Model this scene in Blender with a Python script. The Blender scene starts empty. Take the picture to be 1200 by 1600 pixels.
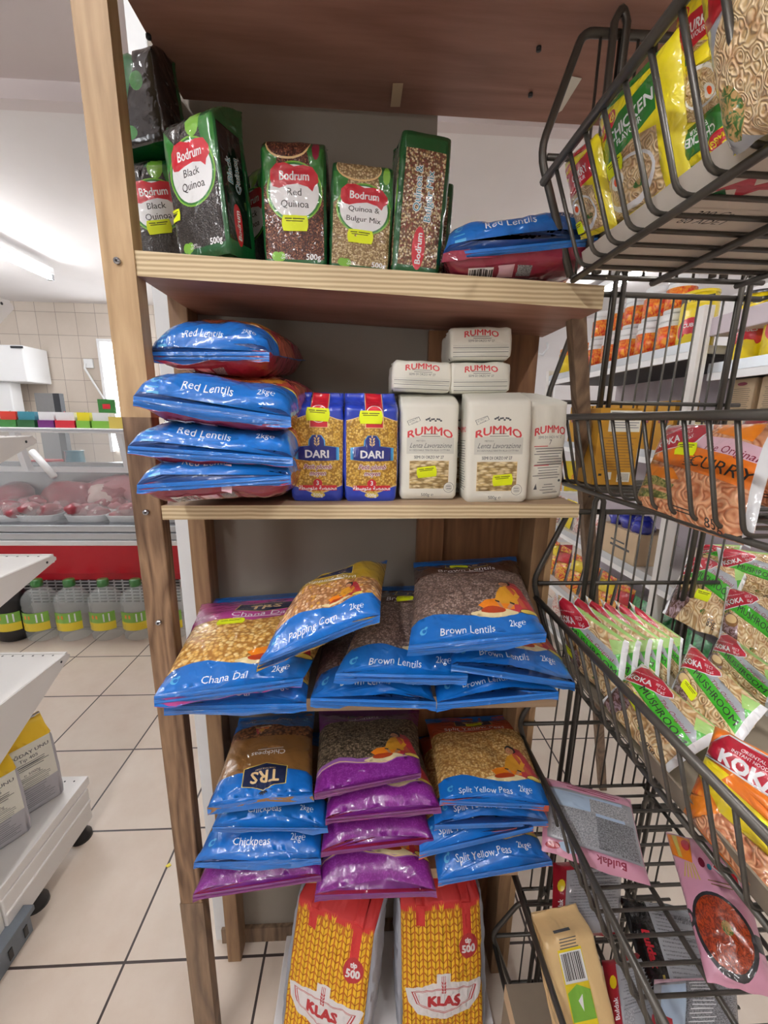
import bpy, bmesh, math, random
import numpy as np
from mathutils import Vector, Matrix, Euler, noise
from mathutils.geometry import delaunay_2d_cdt

C = bpy.context.scene.collection
SC = bpy.context.scene
R = math.radians
PI = math.pi
random.seed(7)

# ------------------------------------------------------------------ camera
F_PX = 637.33
cam_d = bpy.data.cameras.new('camera')
cam = bpy.data.objects.new('camera', cam_d)
C.objects.link(cam)
SC.camera = cam
cam_d.sensor_fit = 'VERTICAL'
cam_d.sensor_height = 24.0
cam_d.lens = 24.0 * F_PX / 1600.0
cam_d.clip_start = 0.02
CAM = Vector((0, 0, 1.3))
_p, _y, _r = R(12.556), R(2.995), R(-0.899)
_f = Vector((math.sin(_y) * math.cos(_p), math.cos(_y) * math.cos(_p), -math.sin(_p)))
_rt = Vector((math.cos(_y), -math.sin(_y), 0))
_dn = _f.cross(_rt)
RT = math.cos(_r) * _rt + math.sin(_r) * _dn
DN = -math.sin(_r) * _rt + math.cos(_r) * _dn
FW = _f
m = Matrix((RT, -DN, -FW)).transposed().to_4x4()
m.translation = CAM
cam.matrix_world = m

def ray(px, py):
    return RT * ((px - 600) / F_PX) + DN * ((py - 800) / F_PX) + FW
def AY(px, py, y):
    d = ray(px, py); return CAM + d * (y / d.y)
def AZ(px, py, z):
    d = ray(px, py); return CAM + d * ((z - 1.3) / d.z)
def AX(px, py, x):
    d = ray(px, py); return CAM + d * (x / d.x)

# ------------------------------------------------------------------ light and exposure
w = bpy.data.worlds.new('world')
SC.world = w
w.use_nodes = True
bg = w.node_tree.nodes['Background']
bg.inputs[0].default_value = (0.93, 0.96, 1.0, 1)
bg.inputs[1].default_value = 0.75
SC.view_settings.view_transform = 'Standard'
SC.view_settings.look = 'None'
SC.view_settings.gamma = 1
SC.view_settings.use_curve_mapping = False
SC.view_settings.exposure = 0.5
TUBE_W = 70.0

# ------------------------------------------------------------------ materials
def lin(c):
    if isinstance(c, str):
        c = c.lstrip('#'); c = tuple(int(c[i:i + 2], 16) / 255 for i in (0, 2, 4))
    return tuple((x / 12.92 if x <= 0.04045 else ((x + 0.055) / 1.055) ** 2.4) for x in c) + (1,)
MATS = {}
def nodes_of(name):
    mt = bpy.data.materials.new(name); mt.use_nodes = True
    nt = mt.node_tree
    return mt, nt, nt.nodes['Principled BSDF'], nt.nodes, nt.links
def coords(N, L, kind='Object', scale=(1, 1, 1), rot=(0, 0, 0)):
    t = N.new('ShaderNodeTexCoord'); mp = N.new('ShaderNodeMapping')
    mp.inputs['Scale'].default_value = scale
    mp.inputs['Rotation'].default_value = rot
    L.new(t.outputs[kind], mp.inputs[0]); return mp.outputs[0]
def bump(N, L, b, fac, strength, dist):
    n = N.new('ShaderNodeBump'); n.inputs['Strength'].default_value = strength
    n.inputs['Distance'].default_value = dist
    L.new(fac, n.inputs['Height']); L.new(n.outputs[0], b.inputs['Normal'])
def plain(name, col, rough=0.5, metal=0.0, var=0.06, scale=30, bmp=0.0, coat=0.0, spec=0.5):
    mt, nt, b, N, L = nodes_of(name)
    b.inputs['Roughness'].default_value = rough; b.inputs['Metallic'].default_value = metal
    b.inputs['Coat Weight'].default_value = coat; b.inputs['Coat Roughness'].default_value = 0.08
    b.inputs['Specular IOR Level'].default_value = spec
    co = coords(N, L)
    nz = N.new('ShaderNodeTexNoise'); nz.inputs['Scale'].default_value = scale; nz.inputs['Detail'].default_value = 4
    L.new(co, nz.inputs['Vector'])
    mx = N.new('ShaderNodeMix'); mx.data_type = 'RGBA'
    c = lin(col)
    mx.inputs[6].default_value = tuple(x * (1 - var) for x in c[:3]) + (1,)
    mx.inputs[7].default_value = tuple(min(1, x * (1 + var)) for x in c[:3]) + (1,)
    L.new(nz.outputs[0], mx.inputs[0]); L.new(mx.outputs[2], b.inputs['Base Color'])
    if bmp: bump(N, L, b, nz.outputs[0], 1.0, bmp)
    MATS[name] = mt; return mt
def film(name, col, rough=0.35, crinkle=0.0060, scale=20, coat=1.0):
    """shiny printed plastic film with a fine crinkle"""
    mt, nt, b, N, L = nodes_of(name)
    b.inputs['Base Color'].default_value = lin(col)
    b.inputs['Roughness'].default_value = rough
    b.inputs['Coat Weight'].default_value = coat; b.inputs['Coat Roughness'].default_value = 0.025
    film_bump(N, L, b, crinkle, scale)
    MATS[name] = mt; return mt
def film_bump(N, L, b, crinkle, scale, extra=None):
    """creases: broad folds and fine crackle; the glossy coat follows them more sharply than the print"""
    co = coords(N, L)
    nz = N.new('ShaderNodeTexNoise'); nz.inputs['Scale'].default_value = scale; nz.inputs['Detail'].default_value = 2
    nz.inputs['Distortion'].default_value = 2.0
    nz.noise_type = 'RIDGED_MULTIFRACTAL'
    L.new(co, nz.inputs['Vector'])
    n3 = N.new('ShaderNodeTexNoise'); n3.noise_type = 'RIDGED_MULTIFRACTAL'; n3.inputs['Scale'].default_value = scale * 3.0; n3.inputs['Detail'].default_value = 2
    n3.inputs['Distortion'].default_value = 1.5; L.new(co, n3.inputs['Vector'])
    ad = N.new('ShaderNodeMath'); ad.operation = 'MULTIPLY_ADD'; ad.inputs[1].default_value = 0.22
    L.new(n3.outputs[0], ad.inputs[0]); L.new(nz.outputs[0], ad.inputs[2])
    n = N.new('ShaderNodeBump'); n.inputs['Strength'].default_value = 1.0; n.inputs['Distance'].default_value = crinkle
    L.new(ad.outputs[0], n.inputs['Height'])
    n2 = N.new('ShaderNodeBump'); n2.inputs['Strength'].default_value = 0.6; n2.inputs['Distance'].default_value = 0.0012
    L.new(extra if extra is not None else ad.outputs[0], n2.inputs['Height'])
    L.new(n2.outputs[0], b.inputs['Normal']); L.new(n.outputs[0], b.inputs['Coat Normal'])
def grain(name, cols, size, gap='#3a2a1c', rough=0.5, coat=0.6, stretch=(1, 1, 1), gapw=0.35):
    """grains, lentils or pasta behind clear film; the pattern sits in the bag's own print coordinates (metres)"""
    mt, nt, b, N, L = nodes_of(name)
    b.inputs['Roughness'].default_value = rough
    b.inputs['Coat Weight'].default_value = coat; b.inputs['Coat Roughness'].default_value = 0.1
    co = coords(N, L, 'UV', stretch)
    v = N.new('ShaderNodeTexVoronoi'); v.inputs['Scale'].default_value = 1 / size
    L.new(co, v.inputs['Vector'])
    rp = N.new('ShaderNodeValToRGB'); rp.color_ramp.interpolation = 'CONSTANT'
    el = rp.color_ramp.elements
    n = len(cols)
    el[0].color = lin(cols[0]); el[0].position = 0
    el[1].color = lin(cols[-1]); el[1].position = (n - 1) / n
    for i in range(1, n - 1):
        e = el.new(i / n); e.color = lin(cols[i])
    sx = N.new('ShaderNodeSeparateColor'); L.new(v.outputs['Color'], sx.inputs[0])
    L.new(sx.outputs[0], rp.inputs[0])
    mr = N.new('ShaderNodeMapRange'); mr.inputs['From Min'].default_value = gapw; mr.inputs['From Max'].default_value = gapw + 0.35
    L.new(v.outputs['Distance'], mr.inputs[0])
    mx = N.new('ShaderNodeMix'); mx.data_type = 'RGBA'
    L.new(mr.outputs[0], mx.inputs[0]); L.new(rp.outputs[0], mx.inputs[6]); mx.inputs[7].default_value = lin(gap)
    L.new(mx.outputs[2], b.inputs['Base Color'])
    iv = N.new('ShaderNodeMath'); iv.operation = 'SUBTRACT'; iv.inputs[0].default_value = 1
    L.new(v.outputs['Distance'], iv.inputs[1])
    film_bump(N, L, b, 0.0055, 20, iv.outputs[0])
    MATS[name] = mt; return mt
def swirl(name, c1, c2, scale=90, rough=0.3, thr=0.5, coat=0.6, dist=3.0, w1=0.06, space='UV'):
    """noodle, picture and print textures: two tones in a winding pattern"""
    mt, nt, b, N, L = nodes_of(name)
    b.inputs['Roughness'].default_value = rough
    b.inputs['Coat Weight'].default_value = coat; b.inputs['Coat Roughness'].default_value = 0.1
    co = coords(N, L, space)
    nz = N.new('ShaderNodeTexNoise'); nz.inputs['Scale'].default_value = scale; nz.inputs['Detail'].default_value = 2
    nz.inputs['Distortion'].default_value = dist
    L.new(co, nz.inputs['Vector'])
    rp = N.new('ShaderNodeValToRGB')
    el = rp.color_ramp.elements
    el[0].color = lin(c1); el[0].position = thr - w1
    el[1].color = lin(c2); el[1].position = thr + w1
    L.new(nz.outputs[0], rp.inputs[0]); L.new(rp.outputs[0], b.inputs['Base Color'])
    film_bump(N, L, b, 0.0055, 20)
    MATS[name] = mt; return mt
def noodles(name, light, dark, size=0.009, rough=0.4):
    """curly noodle strands: strongly winding bands"""
    mt, nt, b, N, L = nodes_of(name)
    b.inputs['Roughness'].default_value = rough
    b.inputs['Coat Weight'].default_value = 0.9; b.inputs['Coat Roughness'].default_value = 0.05
    co = coords(N, L, 'UV')
    dn = N.new('ShaderNodeTexNoise'); dn.inputs['Scale'].default_value = 70; dn.inputs['Detail'].default_value = 1
    L.new(co, dn.inputs['Vector'])
    vm = N.new('ShaderNodeVectorMath'); vm.operation = 'MULTIPLY_ADD'; vm.inputs[1].default_value = (.012, .012, 0)
    L.new(dn.outputs['Color'], vm.inputs[0]); L.new(co, vm.inputs[2])
    v = N.new('ShaderNodeTexVoronoi'); v.inputs['Scale'].default_value = .55 / size
    v.feature = 'SMOOTH_F1'; v.inputs['Smoothness'].default_value = 0.25
    L.new(vm.outputs[0], v.inputs['Vector'])
    ml = N.new('ShaderNodeMath'); ml.operation = 'MULTIPLY'; ml.inputs[1].default_value = 24
    L.new(v.outputs['Distance'], ml.inputs[0])
    wv = N.new('ShaderNodeMath'); wv.operation = 'SINE'; L.new(ml.outputs[0], wv.inputs[0])
    mr = N.new('ShaderNodeMapRange'); mr.inputs['From Min'].default_value = -1.0; mr.inputs['From Max'].default_value = 0.1
    L.new(wv.outputs[0], mr.inputs[0])
    nz = N.new('ShaderNodeTexNoise'); nz.inputs['Scale'].default_value = 60; L.new(co, nz.inputs['Vector'])
    mx = N.new('ShaderNodeMix'); mx.data_type = 'RGBA'
    L.new(mr.outputs[0], mx.inputs[0]); mx.inputs[6].default_value = lin(dark); mx.inputs[7].default_value = lin(light)
    m2 = N.new('ShaderNodeMix'); m2.data_type = 'RGBA'; m2.blend_type = 'MULTIPLY'
    mr2 = N.new('ShaderNodeMapRange'); mr2.inputs['From Min'].default_value = 0.45; mr2.inputs['From Max'].default_value = 0.7
    mr2.inputs['To Min'].default_value = 0.0; mr2.inputs['To Max'].default_value = 0.6
    L.new(nz.outputs[0], mr2.inputs[0]); L.new(mr2.outputs[0], m2.inputs[0])
    L.new(mx.outputs[2], m2.inputs[6]); m2.inputs[7].default_value = lin('#b87a40')
    L.new(m2.outputs[2], b.inputs['Base Color'])
    film_bump(N, L, b, 0.0055, 20, wv.outputs[0])
    MATS[name] = mt; return mt
def wood(name, c1, c2, axis='X', rough=0.55, scale=1.0, ring=9, coat=0.0):
    mt, nt, b, N, L = nodes_of(name)
    b.inputs['Roughness'].default_value = rough
    s = {'X': (0.12, 1, 1), 'Y': (1, 0.12, 1), 'Z': (1, 1, 0.12)}[axis]
    co = coords(N, L, 'Object', tuple(x * scale for x in s))
    n1 = N.new('ShaderNodeTexNoise'); n1.inputs['Scale'].default_value = ring * 2; n1.inputs['Detail'].default_value = 1
    n1.inputs['Distortion'].default_value = 0.3
    L.new(co, n1.inputs['Vector'])
    ml = N.new('ShaderNodeMath'); ml.operation = 'MULTIPLY'; ml.inputs[1].default_value = 9
    L.new(n1.outputs[0], ml.inputs[0])
    fr = N.new('ShaderNodeMath'); fr.operation = 'PINGPONG'; fr.inputs[1].default_value = 0.5
    L.new(ml.outputs[0], fr.inputs[0])
    n2 = N.new('ShaderNodeTexNoise'); n2.inputs['Scale'].default_value = 160; n2.inputs['Detail'].default_value = 5
    L.new(co, n2.inputs['Vector'])
    ad = N.new('ShaderNodeMath'); ad.operation = 'MULTIPLY_ADD'; ad.inputs[1].default_value = 0.8; 
    L.new(n2.outputs[0], ad.inputs[0]); L.new(fr.outputs[0], ad.inputs[2])
    mr = N.new('ShaderNodeMapRange'); mr.inputs['From Min'].default_value = 0.3; mr.inputs['From Max'].default_value = 0.95
    L.new(ad.outputs[0], mr.inputs[0])
    mx = N.new('ShaderNodeMix'); mx.data_type = 'RGBA'
    mx.inputs[6].default_value = lin(c1); mx.inputs[7].default_value = lin(c2)
    L.new(mr.outputs[0], mx.inputs[0]); L.new(mx.outputs[2], b.inputs['Base Color'])
    bump(N, L, b, n2.outputs[0], 0.3, 0.0006)
    MATS[name] = mt; return mt
def plyedge(name):
    mt, nt, b, N, L = nodes_of(name)
    b.inputs['Roughness'].default_value = 0.7
    co = coords(N, L, 'Object')
    wv = N.new('ShaderNodeTexWave'); wv.bands_direction = 'Z'; wv.inputs['Scale'].default_value = 52
    wv.inputs['Distortion'].default_value = 1.2; wv.inputs['Detail'].default_value = 2; wv.inputs['Detail Scale'].default_value = 0.4
    L.new(co, wv.inputs['Vector'])
    mx = N.new('ShaderNodeMix'); mx.data_type = 'RGBA'
    mx.inputs[6].default_value = lin('#b39c78'); mx.inputs[7].default_value = lin('#dccba6')
    L.new(wv.outputs[0], mx.inputs[0]); L.new(mx.outputs[2], b.inputs['Base Color'])
    MATS[name] = mt; return mt
def emit(name, col, strength):
    mt = bpy.data.materials.new(name); mt.use_nodes = True
    b = mt.node_tree.nodes['Principled BSDF']
    b.inputs['Base Color'].default_value = lin(col)
    b.inputs['Emission Color'].default_value = lin(col); b.inputs['Emission Strength'].default_value = strength
    MATS[name] = mt; return mt
def clear(name, col, rough=0.05, ior=1.4, alpha=None):
    mt, nt, b, N, L = nodes_of(name)
    b.inputs['Base Color'].default_value = lin(col); b.inputs['Roughness'].default_value = rough
    b.inputs['IOR'].default_value = ior
    if alpha is None: b.inputs['Transmission Weight'].default_value = 1
    else: b.inputs['Alpha'].default_value = alpha
    nz = N.new('ShaderNodeTexNoise'); nz.inputs['Scale'].default_value = 25
    bump(N, L, b, nz.outputs[0], 0.3, 0.001)
    MATS[name] = mt; return mt
def tiles(name, c1, c2, grout, w, h, ox, oy, gap, plane='XY', rough=0.35, mott=0.5):
    mt, nt, b, N, L = nodes_of(name)
    b.inputs['Roughness'].default_value = rough
    tc = N.new('ShaderNodeTexCoord'); sp = N.new('ShaderNodeSeparateXYZ'); L.new(tc.outputs['Object'], sp.inputs[0])
    def M(op, a, bb=None, cc=None):
        n = N.new('ShaderNodeMath'); n.operation = op
        for i, x in enumerate((a, bb, cc)):
            if x is None: continue
            if isinstance(x, (int, float)): n.inputs[i].default_value = x
            else: L.new(x, n.inputs[i])
        return n.outputs[0]
    xa, ya = (sp.outputs[0], sp.outputs[1]) if plane == 'XY' else (sp.outputs[0], sp.outputs[2])
    def line(v, s, o):
        t = M('DIVIDE', M('SUBTRACT', v, o), s)
        d = M('PINGPONG', t, 0.5)
        return M('MULTIPLY', d, s), M('ROUND', M('SUBTRACT', t, 0.5))
    dx, ix = line(xa, w, ox); dy, iy = line(ya, h, oy)
    g = M('LESS_THAN', M('MINIMUM', dx, dy), gap / 2)
    wn = N.new('ShaderNodeTexWhiteNoise'); wn.noise_dimensions = '2D'
    cb = N.new('ShaderNodeCombineXYZ'); L.new(ix, cb.inputs[0]); L.new(iy, cb.inputs[1]); L.new(cb.outputs[0], wn.inputs['Vector'])
    nz = N.new('ShaderNodeTexNoise'); nz.inputs['Scale'].default_value = 7; nz.inputs['Detail'].default_value = 8
    nz.inputs['Roughness'].default_value = 0.65
    L.new(tc.outputs['Object'], nz.inputs['Vector'])
    mrn = N.new('ShaderNodeMapRange'); mrn.inputs['From Min'].default_value = 0.35; mrn.inputs['From Max'].default_value = 0.65
    L.new(nz.outputs[0], mrn.inputs[0])
    mx = N.new('ShaderNodeMix'); mx.data_type = 'RGBA'
    mx.inputs[6].default_value = lin(c1); mx.inputs[7].default_value = lin(c2)
    fac = M('ADD', M('MULTIPLY', wn.outputs['Value'], 1 - mott), M('MULTIPLY', mrn.outputs[0], mott))
    L.new(fac, mx.inputs[0])
    m2 = N.new('ShaderNodeMix'); m2.data_type = 'RGBA'
    L.new(g, m2.inputs[0]); L.new(mx.outputs[2], m2.inputs[6]); m2.inputs[7].default_value = lin(grout)
    L.new(m2.outputs[2], b.inputs['Base Color'])
    bp = N.new('ShaderNodeBump'); bp.inputs['Distance'].default_value = 0.002; bp.inputs['Strength'].default_value = 0.5
    bp.invert = True
    L.new(g, bp.inputs['Height']); L.new(bp.outputs[0], b.inputs['Normal'])
    MATS[name] = mt; return mt

# setting
tiles('floor_tiles', '#d6c6b6', '#e4d9cc', '#443a38', 0.337, 0.337, -0.240, 0.088, 0.006, 'XY', 0.4)
tiles('wall_tiles', '#c9bdb0', '#d6cbbf', '#8d8279', 0.195, 0.22, -2.742, 0.13, 0.004, 'XZ', 0.3, 0.3)
plain('white_paint', '#e9e6e6', 0.7, var=0.03, scale=6, bmp=0.0006)
plain('ceiling_paint', '#dcd3d3', 0.8, var=0.04, scale=5, bmp=0.0006)
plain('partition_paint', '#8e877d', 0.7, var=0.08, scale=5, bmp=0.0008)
plain('shop_wall', '#a89c90', 0.8)
plain('white_strip', '#dfe3e6', 0.6, var=0.05)
plain('white_metal', '#e6e4e1', 0.35, var=0.02, scale=8)
plain('bright_metal', '#f4f6f8', 0.35, var=0.02, scale=8)
plain('grey_metal', '#8e8f90', 0.35, metal=0.6, var=0.05)
plain('steel', '#b6bac0', 0.25, metal=0.85, var=0.05)
plain('aluminium', '#ccd3da', 0.3, metal=0.5, var=0.04)
plain('wire_metal', '#57544f', 0.38, metal=0.55, var=0.15, scale=60)
plain('black_plastic', '#1b1b1d', 0.4, var=0.1)
plain('grey_plastic', '#6f7780', 0.5, var=0.1)
plain('dark_grey', '#33353a', 0.6, var=0.1)
plain('lilac_panel', '#cfc4cc', 0.6, var=0.03)
plain('red_panel', '#c4152a', 0.3, var=0.05, scale=4)
plain('cardboard', '#8d8171', 0.85, var=0.12, scale=25, bmp=0.0005)
plain('cardboard_white', '#c9c1b5', 0.85, var=0.08, scale=25)
plain('cardboard_tan', '#cdb595', 0.85, var=0.08, scale=25)
plain('cardboard_gold', '#c4902a', 0.7, var=0.08, scale=25)
plain('white_plastic', '#eef0f2', 0.35, var=0.02)
wood('pine', '#a3855e', '#c2a47c', 'Z', ring=6)
wood('pine_dark', '#553c28', '#94765a', 'Z', ring=10)
wood('pine_side', '#7a5c42', '#9c7c5a', 'Z', ring=6)
wood('plank_wood', '#6f4a2f', '#8d6340', 'Z', ring=7)
wood('old_wood', '#5e4a3a', '#8a735c', 'Z', ring=7)
wood('post_lit_front', '#a3835e', '#c3a27a', 'Z', ring=7)
wood('plywood_face', '#8a6252', '#a3796a', 'X', rough=0.5, ring=5, scale=0.7)
wood('shelf_top', '#a48a6e', '#b99e80', 'X', ring=6)
plyedge('ply_edge')
emit('tube_glow', '#ffffff', TUBE_W); emit('far_tube_glow', '#ffffff', TUBE_W * .5)
emit('panel_glow', '#f8fbff', 5.0)
clear('clear_plastic', '#dfe8e8', 0.05, 1.4, 0.30)
clear('cabinet_glass', '#eef4f6', 0.02, 1.05, 0.12)
clear('cling_film', '#ffffff', 0.1, 1.3, 0.18)
# print colours
film('blue', '#0a6cc4'); film('blue_dark', '#0a3a78'); film('navy', '#16264a')
film('pink', '#b0418c'); film('gold', '#a98a2a'); film('brown', '#4a2c22'); film('chick_brown', '#8a6233')
film('purple', '#6d1d76'); film('lilac', '#9a63ae'); film('orange_red', '#b8431e'); film('red_bag', '#c25a3c')
film('maroon', '#8f1a3c'); film('skin', '#c98f68'); film('saree', '#e0a030'); film('saree_red', '#b93440')
film('cream', '#e8d9a8'); film('bowl', '#d9c35a'); film('white', '#eef0f3'); film('silver', '#a7acb3', 0.3)
film('black', '#141416', 0.2); film('ink', '#2a2a2e', 0.4); film('grey_print', '#7c7f86', 0.4)
film('red', '#cc1f33'); film('koka_red', '#b81d34'); film('koka_green', '#42b32c'); film('koka_light', '#a8d37a')
film('koka_orange', '#ee7d1c'); film('green', '#2e7d32'); film('dark_green', '#0f5a2c'); film('lime', '#7dbb3c')
film('yellow', '#f0d81c'); film('maggi_yellow', '#f3e224'); film('orange', '#f08a1e'); film('bright_orange', '#ff5a1c')
film('dari_blue', '#2140b8'); film('dari_navy', '#1a2a80'); film('dari_sky', '#2e8ed0'); film('tan_line', '#e8c890')
film('buldak_pink', '#dd9fb8'); film('pale_pink', '#e8c0cf'); film('sky', '#bcd4ec'); film('egg', '#f2f0e6')
film('dark_red', '#a3162a'); film('teal', '#2f8aa0'); film('cyan', '#58b0e0'); film('deep_blue', '#2a35a8', 0.2)
plain('paper', '#e9e8dc', 0.55, var=0.03, scale=18, bmp=0.0012)
plain('paper_shade', '#d2d2c8', 0.6, var=0.03, scale=18)
plain('paper_ink', '#55585c', 0.6, var=0.03)
plain('paper_red', '#d8454a', 0.6, var=0.03)
plain('sack_red', '#d03434', 0.6, var=0.04, scale=200); plain('sack_orange', '#c06a14', 0.6, var=0.08, scale=200)
plain('sack_yellow', '#f0c02c', 0.6, var=0.06, scale=200); plain('sack_grey', '#a3a7b2', 0.4, var=0.1, scale=20, bmp=0.002)
plain('sack_white', '#e2dfe0', 0.6, var=0.04); plain('sack_dark', '#7a3c10', 0.7, var=0.05); plain('sack_badge', '#b83238', 0.6)
plain('sack_blue', '#2a62b0', 0.5)
plain('string', '#e3ddd2', 0.9)
plain('sticker', '#e6f416', 0.5, var=0.02); plain('sticker_ink', '#4a4a18', 0.6)
plain('flour_grey', '#b5b4ba', 0.6, var=0.04); plain('flour_yellow', '#f0c31c', 0.5, var=0.05)
plain('meat_red', '#9c3442', 0.3, var=0.35, scale=22, bmp=0.004, coat=0.4)
plain('meat_pink', '#c97a84', 0.3, var=0.2, scale=18, bmp=0.004, coat=0.5)
plain('fat', '#e8cdc6', 0.35, var=0.1, scale=20, bmp=0.002)
grain('chana', ['#e3b968', '#eecb82', '#d8a652', '#f0d596'], 0.0058, '#a8742e')
grain('popcorn_grain', ['#c9966a', '#dcb088', '#b98552', '#e6c7a0', '#d8a23c'], 0.0058, '#96643a')
grain('brown_lentils', ['#9c8478', '#85706a', '#a8958c', '#7a655a'], 0.0034, '#5e4c44')
grain('dark_lentils', ['#7d6e58', '#92816a', '#6a5c48'], 0.0042, '#3a3022')
grain('split_peas', ['#dcb673', '#e8c88c', '#cfa25c'], 0.0048, '#a8783a')
grain('chickpeas', ['#8a5a38', '#9c6a44'], 0.0075, '#4a2c1a')
grain('black_quinoa', ['#2c2624', '#332c2a', '#221d1c'], 0.0018, '#15110f', 0.35, 0.9)
grain('red_quinoa', ['#6e3826', '#7d4630', '#56281c', '#a8704e'], 0.0017, '#3a1810')
grain('white_mix', ['#cbb68a', '#bfa877', '#dccaa2', '#8a6a48'], 0.0024, '#8a7048', stretch=(1, 1, 1))
grain('mix_quinoa', ['#dcc9a0', '#7a3a30', '#e8dcc0', '#a88a5a', '#8f5040', '#d8c090'], 0.0025, '#6a4a34')
grain('couscous', ['#dcb24a', '#e8c468', '#cfa038'], 0.0032, '#a07424')
grain('orzo', ['#e3cf9c', '#eddcb0', '#d6bd84'], 0.0045, '#9a8050', stretch=(0.45, 1.3, 1))
noodles('koka_noodles', '#ecd6aa', '#c29a62', .010); noodles('curry_noodles', '#f0b488', '#cc7c50', 0.012)
noodles('maggi_noodles', '#ecd4aa', '#c8a672', 0.0075)
swirl('vegetables', '#3c6a2c', '#b8935c', 70); swirl('mushrooms', '#5a3a2c', '#a08890', 60)
swirl('hotpot', '#b8481c', '#7a2a12', 90); swirl('damask', '#7a1f82', '#8d3a96', 110, thr=0.56, w1=0.02)
swirl('microprint', '#8d9096', '#c4c7cc', 500, thr=0.5, w1=0.1, dist=0.5)
swirl('microprint_dark', '#6a6c70', '#a0a3a8', 500, thr=0.5, w1=0.1, dist=0.5)
swirl('leafy', '#5c6a2c', '#a8a060', 60); swirl('flame', '#e0301c', '#ffb038', 26, thr=0.5, w1=0.14, space='Object')
swirl('snack_mix', '#d83a2c', '#f4c83c', 30, thr=0.5, w1=0.1); swirl('snack_white', '#e0d8d0', '#c04838', 26, thr=0.55, w1=0.12)
swirl('green_mix', '#0f6a3a', '#3aa85c', 26, thr=0.5, w1=0.15); swirl('photo_food', '#6a8a2c', '#d8b87a', 60)

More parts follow.
